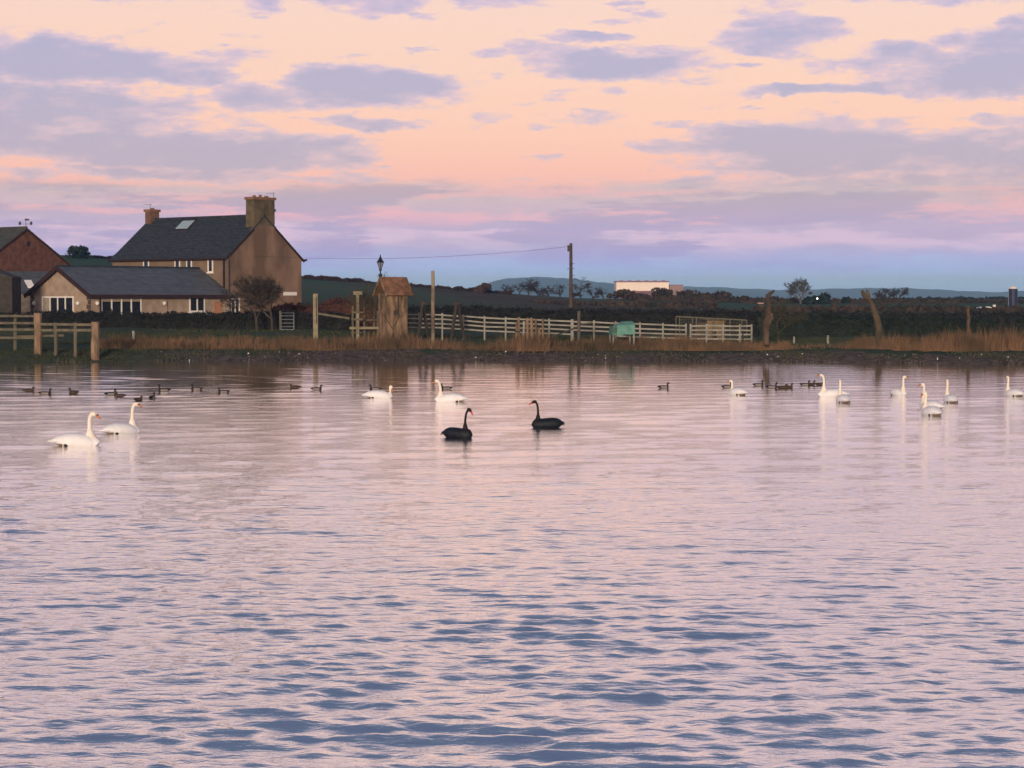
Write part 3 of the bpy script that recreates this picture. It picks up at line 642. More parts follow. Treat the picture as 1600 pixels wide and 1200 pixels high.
# ------------------------------------------------------------------ vegetation builders
def tri_cloud(n, sampler, size, seed=0, asp=1.6):
    r = np.random.default_rng(seed); P0 = sampler(n, r); a = r.normal(size=(n, 3)); a /= np.linalg.norm(a, axis=1)[:, None]
    b = r.normal(size=(n, 3)); b -= a*(a*b).sum(1)[:, None]; b /= np.linalg.norm(b, axis=1)[:, None]
    s = (size*r.uniform(.5, 1.3, n))[:, None]
    V_ = np.stack([P0-a*s*asp/2, P0+b*s*.5, P0+a*s*asp/2, P0-b*s*.5], 1).reshape(-1, 3)
    return V_, np.arange(4*n).reshape(n, 4)
def npchild(name, V_, F_, m, parent, kind=None, smooth=False):
    o_ = org(parent) if parent else Vector((0, 0, 0))
    o = npmesh(name, V_-np.array(o_), F_, m, smooth); o.parent = parent
    if kind: o['kind'] = kind
    return o
def hedge(px0, px1, Y, pytop, thick, m, label, dens=160, size=.10, Y1=None, bump=.2, cat='hedge', name='hedge', pybase=None):
    Y1 = Y1 or Y; n = max(8, int(abs(px1-px0)/7)); pxs = np.linspace(px0, px1, n)
    tops = np.interp(pxs, [p[0] for p in pytop], [p[1] for p in pytop]) if isinstance(pytop, list) else np.full(n, pytop)
    base = []; 
    for px, ty in zip(pxs, tops):
        yy = Y+(Y1-Y)*(px-px0)/(px1-px0); x = xat(px, yy); base.append((x, yy, gz(x, yy)-.1, zat(ty, yy)+random.uniform(-bump, bump)*.6))
    root = thing(name, (base[0][0], base[0][1], base[0][2]), label, cat)
    core = MB(); vs = []; prof = [(-.5, 0), (-.48, .55), (-.38, .88), (0, .97), (.38, .88), (.48, .55), (.5, 0)]
    for (x, y, z0, z1) in base:
        for d, k in prof: vs.append((x+random.uniform(-.05, .05), y+d*thick*.92+random.uniform(-.06, .06), z0+(z1-z0)*k+random.uniform(-.08, .04)*(k > .1)))
    k = len(prof); fs = [(i*k+j, i*k+j+1, (i+1)*k+j+1, (i+1)*k+j) for i in range(n-1) for j in range(k-1)]; fs = [f[::-1] for f in fs]
    fs += [tuple(range(k)), tuple((n-1)*k+j for j in range(k))[::-1]]
    core.add(vs, fs); core.build('branches', m, root)
    B = np.array(base); cnt = int(dens*sum(abs(B[i+1, 0]-B[i, 0]) for i in range(n-1)))
    def smp(c, r):
        t = r.uniform(0, n-1.001, c); i = t.astype(int); f = t-i; q = B[i]*(1-f)[:, None]+B[i+1]*f[:, None]
        h = r.uniform(0, 1.0, c)**.7; top = r.random(c) < .35; h = np.where(top, r.uniform(.93, 1.06, c)+.12*r.random(c)**6+.02*np.sin(q[:, 0]*1.7), h)
        d = np.where(top, r.uniform(-.45, .45, c), -.5*np.ones(c)-r.uniform(-.04, .06, c)); d = np.where((~top) & (h > .8), d*.86, d)
        return np.stack([q[:, 0], q[:, 1]+d*thick, q[:, 2]+h*(q[:, 3]-q[:, 2])], 1)
    V_, F_ = tri_cloud(cnt, smp, size, seed=int(px0+Y) % 1000)
    npchild('foliage', V_, F_, m, root, kind='stuff'); return root

def tree(name, base, height, spread, label, cat='tree', group=None, trunks=1, levels=5, r0=None, m_b=bark, m_t=twig, twigs=3, seed=0, twig_w=.02, split=(2, 4), up=.45, lean=(0, 0), trunk_f=.3, ang=(.35, .85), ret=False):
    rd = random.Random(seed); root = thing(name, base, label, cat, group); wood = MB(); V_ = []; F_ = []
    def tw(p, d, Ln, w):
        q = p + d*Ln; s = d.orthogonal().normalized()*w/2; mid = p+d*Ln*.5+Vector((rd.uniform(-1, 1), rd.uniform(-1, 1), rd.uniform(-.3, .8)))*Ln*.08
        b = len(V_); V_.extend([p-s, p+s, mid+s*.7, mid-s*.7, q]); F_.append((b, b+1, b+2, b+3)); F_.append((b+3, b+2, b+4, b+4))
    def grow(p, d, Ln, r, lv):
        pts = [p]; dd = d.copy(); seg = 3
        for i in range(seg):
            dd = (dd + Vector((rd.uniform(-1, 1), rd.uniform(-1, 1), rd.uniform(-.5, 1)*up))*.22).normalized(); pts.append(pts[-1]+dd*Ln/seg)
        if lv <= 1:
            for i in range(seg): tw(pts[i], (pts[i+1]-pts[i]).normalized(), (pts[i+1]-pts[i]).length*1.05, twig_w)
            for _ in range(twigs):
                k = rd.uniform(.2, 1)*seg; i = min(int(k), seg-1); q = pts[i].lerp(pts[i+1], k-i)
                t = (dd+Vector((rd.gauss(0, 1), rd.gauss(0, 1), rd.gauss(0, .7)+up))*.75).normalized(); tw(q, t, Ln*rd.uniform(.35, .8), twig_w*.7)
            return
        wood.tube(pts, [r*(1-.32*i/seg) for i in range(seg+1)], 5 if r > .06 else 3, cap=False)
        n = rd.randint(*split)
        for j in range(n):
            k = rd.uniform(.45, 1) if j else 1.; i = min(int(k*seg), seg-1); q = pts[i].lerp(pts[i+1], k*seg-i)
            perp = dd.orthogonal().normalized(); perp.rotate(Matrix.Rotation(rd.uniform(0, 6.28), 3, dd)); a = rd.uniform(*ang)
            nd = (dd*math.cos(a)+perp*math.sin(a)+Vector((0, 0, up*.35))).normalized(); nd.x *= spread; nd.y *= spread; nd.normalize()
            grow(q, nd, Ln*rd.uniform(.62, .86), r*rd.uniform(.5, .68), lv-1)
    r0 = r0 or height*.03
    for t in range(trunks):
        d = Vector((lean[0]+(rd.uniform(-.3, .3) if trunks > 1 else 0), lean[1], 1)).normalized()
        grow(Vector(base)-ZV*.1, d, height*trunk_f, r0, levels)
    wood.build('trunk', m_b, root)
    npchild('crown', np.array([tuple(v) for v in V_]), np.array([f if len(f) == 4 else f for f in F_]), m_t, root, kind=None)
    return root
def leafy(name, base, w, h, label, m, cat='tree', group=None, n=900, size=.5, seed=0, trunk=.15, lobes=7, tm=bark):
    root = thing(name, base, label, cat, group); r = np.random.default_rng(seed); b = np.array(base)
    cs = [(r.uniform(-.3, .3)*w, r.uniform(-.3, .3)*w, r.uniform(.3, .78)*h, r.uniform(.2, .34)) for _ in range(lobes)]
    MB().tube([Vector(base)-ZV*.2, Vector(base)+ZV*h*.6], [h*.05, h*.02], 5).build('trunk', tm, root)
    def smp(c, r):
        i = r.integers(0, lobes, c); C_ = np.array(cs)[i]; v = r.normal(size=(c, 3)); v /= np.linalg.norm(v, axis=1)[:, None]; rr = C_[:, 3]*r.uniform(.55, 1.08, c)
        return b+C_[:, :3]+v*np.stack([rr*w, rr*w, rr*h*.9], 1)
    V_, F_ = tri_cloud(n, smp, size, seed); npchild('crown', V_, F_, m, root); return root
def gpt(px, Y, dz=0): x = xat(px, Y); return Vector((x, Y, gz(x, Y)+dz))

# hedges
hedge(52, 556, 150, [(52, 486), (140, 489), (350, 490), (430, 488), (556, 492)], 1.4, leaf_navy, 'clipped dark garden hedge in front of the farmhouse and its wing', dens=520, size=.09)
hedge(-160, 50, 151, 489, 1.2, leaf_navy, 'dark hedge behind the timber fence at the left edge', dens=300, size=.09)
hedge(425, 600, 156, [(425, 484), (460, 476), (500, 480), (520, 468), (560, 466), (600, 475)], 1.2, leaf_beech, 'russet beech hedge right of the farmhouse gable', dens=420, size=.10)
hedge(625, 1215, 165, [(625, 479), (760, 483), (900, 485), (1000, 484), (1100, 487), (1180, 488), (1215, 494)], 1.8, leaf_navy, 'long dark field hedge behind the pale rail fence', dens=380, size=.11)
hedge(1185, 2300, 160, [(1185, 492), (1230, 494), (1300, 494), (1420, 497), (1600, 500), (2300, 500)], 2.0, leaf_dark, 'dark green hedge right of the fence behind the reeds', dens=420, size=.11)
hedge(1100, 2300, 185, [(1100, 487), (1300, 489), (1600, 490), (2300, 490)], 1.6, leaf_navy, 'farther dark hedge line above the green one on the right', dens=240, size=.12)
hedge(471, 800, 388, [(471, 431), (560, 438), (620, 444), (700, 449), (800, 457)], 2.2, mat('leaf_hill', (.03, .018, .014), (.05, .03, .022)), 'brown hedge running down the hill crest right of the farmhouse', dens=90, size=.35, bump=.4)
hedge(-100, 180, 392, [(-100, 402), (180, 401)], 1.5, mat('leaf_hill', (.03, .018, .014)), 'thin hedge on the hill crest between barn and farmhouse', dens=60, size=.3, bump=.3)
def field_hedge(px0, px1, Y, top, label, m=leaf_dark, dens=25, size=.55, bump=.5): return hedge(px0, px1, Y, top, 2.5, m, label, dens=dens, size=size, bump=bump)
brn = mat('leaf_brown', (.032, .030, .020), (.065, .046, .032), scale=.25)
field_hedge(830, 1120, 330, [(830, 470), (900, 474), (1000, 472), (1120, 476)], 'brown hedgerow crossing the field behind the utility pole', brn)
field_hedge(1000, 1700, 430, [(1000, 466), (1120, 465), (1300, 468), (1700, 471)], 'long brown hedgerow below the far trees on the right', brn)
field_hedge(1180, 1900, 300, [(1180, 482), (1400, 480), (1600, 483), (1900, 482)], 'low brown hedgerow in the middle of the right hand fields', brn)
field_hedge(1380, 2000, 620, [(1380, 467), (1600, 465.5), (2000, 466)], 'farthest hedgerow in front of the blue hills', leaf_dark, dens=14, size=.8)

# bare trees
tree('bare_tree', gpt(402, 147), 5.8, 1.2, 'dense twiggy bare tree in front of the farmhouse gable, left of the pair', group=None, levels=7, seed=3, m_t=twig, twig_w=.022, trunk_f=.24, split=(3, 4), twigs=8, r0=.10, up=.25)
tree('bare_tree', gpt(425, 147.5), 5.7, 1.3, 'bare tree in front of the farmhouse gable, right of the pair', levels=7, seed=11, m_t=twig, twig_w=.022, trunk_f=.25, split=(3, 4), twigs=8, r0=.09, up=.25)
leafy('bush', gpt(118, 205), 5.5, 0, '', leaf_ever) if False else None
xh = gpt(118, 380); leafy('hill_tree', xh-ZV*.9, 4.8, 3.1, 'rounded dark tree on the skyline right of the barn', leaf_ever, n=1300, size=.42, seed=4)
tree('willow', gpt(1218, 130), 3.6, 1.7, 'small pale stemmed willow bush behind the broken trunk', levels=7, seed=8, m_b=bark_moss, m_t=twig_green, twig_w=.016, trunk_f=.27, split=(3, 4), twigs=6, r0=.05, up=.45, cat='willow')
tree('poplar', gpt(1250, 420, -1.2), 13, 1.7, 'tall pale bare tree standing above the far hedgerow', levels=6, seed=5, m_b=mat('bark_pale', (.08, .08, .07), (.13, .125, .11)), m_t=mat('twigs_pale', (.06, .065, .055), (.10, .105, .085)), twig_w=.06, trunk_f=.17, split=(4, 4), twigs=8, r0=.22, up=.75, ang=(.25, .7))
for i, (px, w, h, lb) in enumerate([(1263, 2.6, 2.2, 'small round evergreen just right of the pale bare tree'), (1275, 2.4, 2.0, 'evergreen directly left of the white light dot on the skyline'), (1289, 3.0, 2.7, 'domed evergreen directly right of the white light dot'), (1322, 1.6, 1.9, 'tiny lone tree between the domed evergreen and the forked trunk')]):
    leafy('evergreen', gpt(px, 425, -.2), w*(1 if i < 3 else .8), h*.9, lb, leaf_ever, n=500, size=.4, seed=20+i)
tl = [(795, 12, 3.2), (812, 16, 5.0), (826, 22, 5.2), (842, 13, 4.4), (858, 17, 4.6), (876, 15, 4.9), (893, 14, 3.6), (908, 25, 5.8), (926, 9, 3.4), (944, 9, 4.0)]
posn = ['leftmost', 'second from the left', 'third from the left', 'fourth from the left', 'fifth from the left', 'just left of the utility pole', 'behind the utility pole', 'widest, right of the utility pole', 'low, right of the widest oak', 'nearest the pale warehouse']
for i, ((px, wpx, h), lb) in enumerate(zip(tl, posn)):
    tree('field_oak', gpt(px, 500, -.6), h*1.25, 1.7, 'bare hedgerow oak in the far row, '+lb, group='bare oaks in the far row', levels=6, seed=40+i, twig_w=.07, trunk_f=.28, split=(3, 4), twigs=3, r0=.22, up=.2, m_t=mat('twigs_far', (.035, .032, .03), (.05, .045, .04)))
for i, (px, h, w, lb) in enumerate([(752, 1.9, 3.0, 'reddish thicket where the hill hedge ends'), (1076, 2.6, 5, 'dark scrub tree right of the warehouse'), (1100, 2.2, 6, 'wide low scrub between warehouse and broken trunk'), (1130, 2.6, 6, 'scrub left of the broken trunk'), (970, 2.4, 6, 'thicket in front of the pale warehouse, left'), (1000, 1.7, 5, 'thicket in front of the warehouse, middle'), (1035, 3.2, 5, 'thicket in front of the brown warehouse end')]):
    leafy('thicket', gpt(px, 440 if i else 380, -.3), w, h, lb, mat('leaf_rust', (.055, .036, .032), (.08, .055, .045)) if i in (0,) else brn, cat='thicket', n=700, size=.5, seed=60+i, lobes=9)
for i, (px, h, lb) in enumerate([(1372, 3.0, 'leftmost tree of the small clump right of the forked trunk'), (1388, 3.9, 'middle tree of the small clump right of the forked trunk'), (1403, 3.9, 'rightmost tree of the small clump right of the forked trunk')]):
    tree('field_tree', gpt(px, 430, -.3), h*1.35, 1.4, lb, levels=6, seed=80+i, twig_w=.07, trunk_f=.26, split=(3, 4), twigs=4, r0=.16, m_t=mat('twigs_far', (.035, .032, .03)))

# ------------------------------------------------------------------ far buildings
fb_y = 1500
wh = thing('warehouse', (xat(963, fb_y), fb_y, 0), 'large pale warehouse glowing pink on the horizon', 'warehouse')
x0, x1 = xat(963, fb_y), xat(1045, fb_y)
wpanel = mat('cladding_pale', (.78, .72, .68), (.82, .76, .72), scale=.1)
MB().box(((x0+x1)/2, fb_y+15, (zat(441, fb_y)+zat(454.5, fb_y))/2), (x1-x0, 30, zat(441, fb_y)-zat(454.5, fb_y))).build('upper_wall', wpanel, wh)
MB().box(((x0+x1)/2, fb_y+15.5, zat(454.5, fb_y)/2), (x1-x0-.6, 30, zat(454.5, fb_y))).build('lower_wall', mat('brick_far', (.14, .06, .06), (.2, .10, .09), scale=.2), wh)
MB().box(((x0+x1)/2, fb_y+15, zat(440.6, fb_y)+.35), (x1-x0+.8, 31, .7)).build('roof', mat('roof_rust', (.20, .10, .10)), wh)
for i in range(6): MB().box((x0+4+i*6, fb_y+8, zat(440.6, fb_y)+.95), (2.4, 2, .5)).build('roof_vent', mat('roof_rust', (.20, .10, .10)), wh)
an = thing('factory_block', (xat(1046, fb_y), fb_y+6, 0), 'brown factory block on the right of the pale warehouse', 'factory')
x2, x3 = xat(1045.5, fb_y+6), xat(1067, fb_y+6); zt = zat(445.5, fb_y)
MB().box(((x2+x3)/2+.2, fb_y+18, zt/2), (x3-x2, 24, zt)).build('wall', mat('factory_tan', (.22, .15, .13), (.28, .19, .16), scale=.2), an)
for i in range(5): MB().box((x2+1.2+i*1.95, fb_y+5.9, zt*.55), (.35, .3, zt*.8)).build('pilaster', mat('factory_rib', (.32, .24, .21)), an)
MB().box(((x2+x3)/2+.2, fb_y+18, zt+.2), (x3-x2+.5, 24.5, .4)).build('parapet', mat('roof_rust', (.20, .10, .10)), an)
for i, (px, w, h, lb) in enumerate([(979, 5, 5, 'small pink gabled house low in front of the warehouse, left'), (990, 5.5, 6.2, 'pink gabled house low in front of the warehouse, second from left'), (1006, 5, 4.6, 'small pink house in front of the warehouse, third from left'), (1021, 4.5, 5.2, 'small pink house in front of the warehouse, nearest the factory block')]):
    Y = 1300; b = Vector((xat(px, Y), Y, gz(xat(px, Y), Y))); hs = thing('cottage', b, lb, 'cottage')
    hp = zat(464, Y)-b.z; h = h*.55; w = w*.8
    zb0 = b.z
    MB().hexa([b+Vector((-w/2, 0, -1)), b+Vector((w/2, 0, -1)), b+Vector((w/2, 6, -1)), b+Vector((-w/2, 6, -1)), b+Vector((-w/2, 0, h*.8)), b+Vector((w/2, 0, h*.8)), b+Vector((w/2, 6, h*.8)), b+Vector((-w/2, 6, h*.8))]).build('wall', mat('pink_render', (.50, .36, .33), (.6, .45, .4)), hs)
    rf = MB(); rf.add([b+Vector(q) for q in ((-w/2-.2, -.2, h*.8), (w/2+.2, -.2, h*.8), (w/2+.2, 6.2, h*.8), (-w/2-.2, 6.2, h*.8), (0, -.2, h*1.35), (0, 6.2, h*1.35))], [(3, 2, 1, 0), (0, 1, 4), (2, 3, 5), (1, 2, 5, 4), (3, 0, 4, 5)]); rf.build('roof', mat('roof_rust', (.20, .10, .10)), hs)
    MB().box(b+Vector((0, -.05, h*.4)), (w*.35, .1, h*.35)).build('window', glass, hs)
# silo
Y = 395; b = gpt(1583, Y, -.5)
silo = thing('silo', b, 'dark blue cylindrical farm silo with a white domed cap near the right edge', 'silo')
ht = zat(451, Y)-b.z; rr = 6.8/F*Y
sm = MB(); prof = []
for i in range(9): prof += [(rr*1.02, ht*i/9), (rr*1.02, ht*i/9+.12), (rr, ht*i/9+.14), (rr, ht*(i+1)/9-.02)]
sm.lathe(b, prof, 20); sm.build('tank', mat('silo_blue', (.015, .022, .06), (.03, .04, .09), rough=.4, scale=1), silo)
MB().lathe(b+ZV*ht, [(rr*1.03, 0), (rr*.95, .15), (rr*.5, .42), (.1, .5)], 16).build('cap', white_paint, silo)
MB().tube([b+Vector((-rr-.1, -.2, 0)), b+Vector((-rr-.1, -.2, ht))], .06, 4).build('ladder', grey_metal, silo)
# white farm shed / polytunnel with a small hut
Y = 330; b = gpt(1541, Y, -.1)
pt = thing('field_shelter', b, 'low white curved roof shelter in the field left of the silo', 'shelter')
pv_ = MB(); k = 9; w = 10/F*Y; vs = []
for j, yy in enumerate((0, 4)):
    for i in range(k): a = math.pi*i/(k-1); vs.append(b+Vector((w*math.cos(a), yy, .05+.45*math.sin(a)+.3*(1-i/(k-1)))))
pv_.add(vs, [(i, i+1, k+i+1, k+i) for i in range(k-1)]+[tuple(range(k))[::-1], tuple(range(k, 2*k))]); pv_.build('cover', white_paint, pt)
MB().box(b+Vector((w+.35, .5, .75)), (.35, .6, .4)).build('vent_hood', white_paint, pt)
b = gpt(1560, 325, -.1); hw = thing('water_tank', b, 'small white tank just right of the curved field shelter', 'tank'); MB().box(b+ZV*.25, (.8, .6, .5)).build('tank_body', white_paint, hw); MB().box(b+ZV*.52, (.86, .66, .05)).build('lid', white_paint, hw)
b = gpt(1188, 330, .5); cc = thing('parked_caravan', b, 'tiny pale caravan roof behind the brown hedge left of the broken trunk', 'caravan'); MB().box(b+ZV*.42, (.9, 1.4, .12)).build('roof', mat('pink_render', (.50, .36, .33), (.6, .45, .4)), cc); MB().box(b+ZV*.05, (.8, 1.3, .6)).build('body', brn, cc)
# distant security light
b = at(1277, 466.5, 420); sl_ = thing('floodlight', b, 'bright white light dot between two evergreens on the skyline', 'light')
MB().ell(b, (.17, .10, .17), 10, 6).build('lamp', mat('lamp_lit', (.9, .9, .9), emis=(3., 2.9, 2.7, 1)), sl_, smooth=True)
MB().tube([Vector((b.x, b.y+.1, gz(b.x, b.y))), b+Vector((0, .1, 0))], .05, 5).build('post', iron, sl_)
# a long low roofline far right of centre
Y = 700; b = gpt(1180, Y); lf = thing('far_barn', b, 'long dark roof of a far barn left of the broken trunk', 'barn')
x0, x1 = xat(1162, Y), xat(1215, Y); MB().box(((x0+x1)/2, Y+3, zat(469, Y)/2+.6), (x1-x0, 6, zat(468, Y)-1.2)).build('wall', brick_red, lf)
slab(MB(), Vector((x0, Y-.2, zat(467.5, Y))), Vector((x1, Y-.2, zat(467.5, Y))), Vector((x1, Y+3, zat(465, Y))), Vector((x0, Y+3, zat(465, Y))), .1).build('roof', slate, lf)
wood_weather = mat('wood_weathered', (.17, .15, .10), (.27, .24, .16), scale=2.5, bump=.01)

# ------------------------------------------------------------------ fences, poles and yard things
def post(mb, b, h, w, n=4, lean=(0, 0), below=.3):
    mb.tube([b-ZV*below, b+Vector((lean[0]*h, lean[1]*h, h))], [w/2*1.15, w/2], n); return mb
def rpost(name, b, h, w, m, parent, n=7, lean=(0, 0), below=.3, rough=.06):
    mb = MB(); pts = []; rs = []; k = 7
    for i in range(k+1):
        f = i/k; pts.append(b+Vector((lean[0]*h*f, lean[1]*h*f, -below+(h+below)*f))+Vector((random.uniform(-1, 1), random.uniform(-1, 1), 0))*w*rough); rs.append(w/2*(1.1-.15*f)*random.uniform(.94, 1.06))
    mb.tube(pts, rs, n); return mb.build(name, m, parent)
# left timber fence running into the water
fL = thing('timber_fence', gpt(0, 124), 'weathered post and rail fence running from the left edge down into the pond', 'fence')
def T3(px, py, Y): return at(px, py, Y)
Yf = [121, 117.5]
b1 = T3(60, 555, 118.5); b1.z = -.3; rpost('post', b1, zat(489, 118.5)+.3, .46, wood_brown, fL, 8)
b2 = T3(149, 563, 117.2); b2.z = -.4; rpost('post', b2, zat(503, 117.2)+.4, .46, wood_brown, fL, 8)
for px, top, Y, m in ((24, 491, 119.5, wood_grey), (87, 504, 118., wood_grey), (118, 504, 117.6, wood_grey)):
    b = T3(px, 560, Y); b.z = -.4; rpost('post', b, zat(top, Y)+.4, .2, m, fL, 6)
for py in (494, 505, 515, 528):
    MB().bar(T3(-160, py-1, 121.5), T3(60, py, 118.4), .06, .13).build('rail', wood_grey, fL)
for py0, py1 in ((506.5, 507.5), (516, 516)):
    MB().bar(T3(60, py0, 118.3), T3(150, py1, 117.1), .06, .14).build('rail', wood_grey, fL)
MB().bar(T3(24, 526, 119.4), T3(100, 524, 118), .06, .12).build('rail', wood_grey, fL)

# pale post and rail fence
def rail_fence(name, pxs, tops, Y0, Y1, nr, gap, label, m=fence_pale, pw=.10, rw=.095, drop=()):
    P_ = [(px, Y0+(Y1-Y0)*i/(len(pxs)-1)) for i, px in enumerate(pxs)]; b = gpt(*P_[0]); f = thing(name, b, label, 'fence')
    for (px, Y), t in zip(P_, tops):
        x = xat(px, Y); zt = zat(t-1, Y); g_ = gz(x, Y); MB().box((x, Y, (zt+g_-.3)/2), (pw, pw, zt-g_+.3)).build('post', m, f)
    for i in range(len(P_)-1):
        for k in range(nr):
            if (i, k) in drop: continue
            (pa, Ya), (pb, Yb) = P_[i], P_[i+1]; dz = -gap*k
            MB().bar(Vector((xat(pa, Ya)+.01, Ya-.09, zat(tops[i]+2, Ya)+dz+random.uniform(-.02, .02))), Vector((xat(pb, Yb)-.01, Yb-.09, zat(tops[i+1]+2, Yb)+dz+random.uniform(-.02, .02))), .035, rw).build('rail', m, f)
    return f
def tops(pxs): return list(np.interp(pxs, [636, 700, 760, 800, 870, 940, 1000, 1075], [489, 490.5, 495, 496.5, 499, 502, 504.5, 507]))
p1 = [620, 655, 691, 724, 757, 790, 830, 858, 893]
rail_fence('rail_fence', p1, tops(p1), 133, 133, 4, .27, 'pale four rail fence from the timber tower to the leaning post')
p2 = [895, 928, 962, 1000, 1036, 1072]
rail_fence('rail_fence', p2, tops(p2), 132.5, 132.5, 4, .27, 'pale rail fence behind the teal hen house', drop={(0, 3), (1, 3)})
p3 = [1079, 1104, 1130, 1156, 1174.5]
rail_fence('rail_fence', p3, [507, 507, 507.5, 507.5, 507.5], 131, 131, 4, .27, 'pale rail fence in front of the hen run')

# tall weathered post with drooping rail
b = gpt(493, 126.5, -.2); tp = thing('gate_post', b, 'tall pale weathered post with a drooping rail beside the farmhouse', 'post')
MB().box((b.x, b.y, (b.z+zat(459, 126.5))/2), (.28, .24, zat(459, 126.5)-b.z)).build('post', wood_weather, tp); 
MB().box((b.x+.06, b.y-.135, zat(485, 126.5)), (.05, .02, 1.6)).build('slot', wood_dark, tp)
MB().bar(at(497, 490, 126.4), at(546, 497.5, 126.4), .08, .13).build('rail', wood_grey, tp)
# metal gate
gt = thing('metal_gate', gpt(449, 148.6), 'small grey tubular gate set in the dark hedge', 'gate'); Y = 148.6
za, zb2 = zat(515, Y), zat(489, Y); xa, xb = xat(439, Y), xat(459, Y)
fr_ = MB(); fr_.tube([(xa, Y, za), (xa, Y, zb2), (xb, Y, zb2), (xb, Y, za), (xa, Y, za)], .035, 5); fr_.build('gate_frame', grey_metal, gt)
for i in range(4): z = za+(zb2-za)*(i+.8)/4.6; MB().tube([(xa, Y, z), (xb, Y, z)], .028, 5).build('bar', grey_metal, gt)
MB().box((xa-.06, Y, (za+zb2)/2), (.12, .12, zb2-za+.3)).build('hanging_post', wood_grey, gt)

# timber tower with shingled roof
Yt = 128.; c = gpt(614, Yt); rz = R(31)
tw_ = thing('timber_tower', (c.x, c.y, c.z-.1), 'narrow shed like timber tower with an orange brown shingled roof', 'wooden tower', rz=rz)
Wt, Dt = 1.30, 1.15; zE = zat(458, Yt)-c.z+.1; zR = zat(433.5, Yt)-c.z+.1
MB().box((0, 0, zE/2), (Wt-.06, Dt-.06, zE)).build('core_frame', wood_dark, tw_, local=True)
npl = 7
for side in (0, 1):
    n_ = npl if side == 0 else 6; W_ = Wt if side == 0 else Dt
    for sg in (-1, 1):
        for i in range(n_):
            w_ = W_/n_; u = -W_/2+w_*(i+.5); h0 = random.uniform(0, .05); hh = zE*(random.uniform(.96, 1.) if i not in (2, 3) or sg == 1 or side == 1 else .60)
            off = random.uniform(.0, .03); d_ = (Dt if side == 0 else Wt)/2*sg
            cpos = (u, d_+off*sg, h0+hh/2) if side == 0 else (d_+off*sg, u, h0+hh/2)
            dim = (w_*.93, .05, hh) if side == 0 else (.05, w_*.93, hh)
            MB().box(cpos, dim).build('plank', wood_brown, tw_, local=True)
for u_ in (-.28, -.09): MB().box((u_, -Dt/2-.012, zE*.83), (.175, .05, zE*.3)).build('plank', wood_brown, tw_, local=True)
MB().box((-.12, -Dt/2-.04, zE*.61), (.36, .08, .06)).build('perch', wood_dark, tw_, local=True)
ov = .32; Lr = Wt/2+.25
for sg in (-1, 1):
    n_ = 7; 
    rf = MB(); slab(rf, Vector((-Lr, sg*(Dt/2+ov), zE-.12)), Vector((Lr, sg*(Dt/2+ov), zE-.12)), Vector((Lr, 0, zR)), Vector((-Lr, 0, zR)), .05); rf = rf.build('roof', shingle, tw_, local=True)
    for i in range(n_):
        f0, f1 = i/n_, (i+1)/n_+.02; cb = MB(); u = -Lr
        while u < Lr-.02:
            u2 = min(u+random.uniform(.10, .18), Lr); yy = lambda f: sg*(Dt/2+ov)*(1-f); zz = lambda f: zE-.12+(zR-zE+.12)*f
            d_ = random.uniform(.02, .045); ex = random.uniform(-.02, .02)
            cb.hexa([(u, yy(f0+ex), zz(f0+ex)+.003), (u2, yy(f0+ex), zz(f0+ex)+.003), (u2, yy(f1), zz(f1)+.003), (u, yy(f1), zz(f1)+.003), (u, yy(f0+ex), zz(f0+ex)+d_), (u2, yy(f0+ex), zz(f0+ex)+d_), (u2, yy(f1), zz(f1)+.008), (u, yy(f1), zz(f1)+.008)]); u = u2+.006
        cb.build('shingle_course', shingle, rf, local=True, kind='stuff')
    for e in (-Lr, Lr): MB().bar((e, sg*(Dt/2+ov), zE-.16), (e, 0, zR-.03), .05, .14).build('barge_board', wood_brown, tw_, local=True)
# play platform left of the tower
Yp = 130.; b = gpt(570, Yp); pf = thing('play_platform', b, 'grey weathered timber climbing platform left of the shingled tower', 'climbing frame')
for px, top, dY, w in ((551, 478, 0, .12), (559, 456, 0, .18), (569, 470, .6, .10), (590, 486, 0, .10), (595, 488, .4, .10), (585, 468, 1.2, .14), (557, 460, 1.4, .12)):
    p_ = gpt(px, Yp+dY, -.2); MB().box((p_.x, p_.y, (p_.z+zat(top, Yp+dY))/2), (w, w, zat(top, Yp+dY)-p_.z)).build('post', wood_weather if w > .15 else wood_grey, pf)
for pa, pb, py, dY, w in ((552, 566, 458, 0, .22), (551, 568, 488, -.1, .1), (549, 568, 499, -.1, .12), (546, 597, 512.5, -.1, .15), (548, 566, 520, -.1, .06), (560, 592, 500, .5, .08)):
    MB().bar(at(pa, py, Yp+dY), at(pb, py, Yp+dY), .06, w).build('rail', wood_weather if w > .14 else wood_grey, pf)
slab(MB(), at(548, 511, Yp), at(597, 511, Yp), at(595, 510, Yp+1.4), at(549, 510, Yp+1.4), .06).build('deck', wood_grey, pf)
tree('climber', gpt(579, 130.8), 4.6, 1.1, 'tangled bare climber growing over the timber platform', cat='climbing plant', levels=7, seed=21, m_b=bark_moss, m_t=twig_green, twig_w=.018, trunk_f=.3, split=(3, 3), twigs=3, r0=.06, up=.6, trunks=2)
tree('climber', gpt(612, 127.1), 4.0, 1.1, 'thin bare climber clinging to the front of the shingled tower', cat='climbing plant', levels=6, seed=23, m_b=bark_moss, m_t=twig_green, twig_w=.016, trunk_f=.36, split=(2, 3), twigs=3, r0=.05, up=.8)

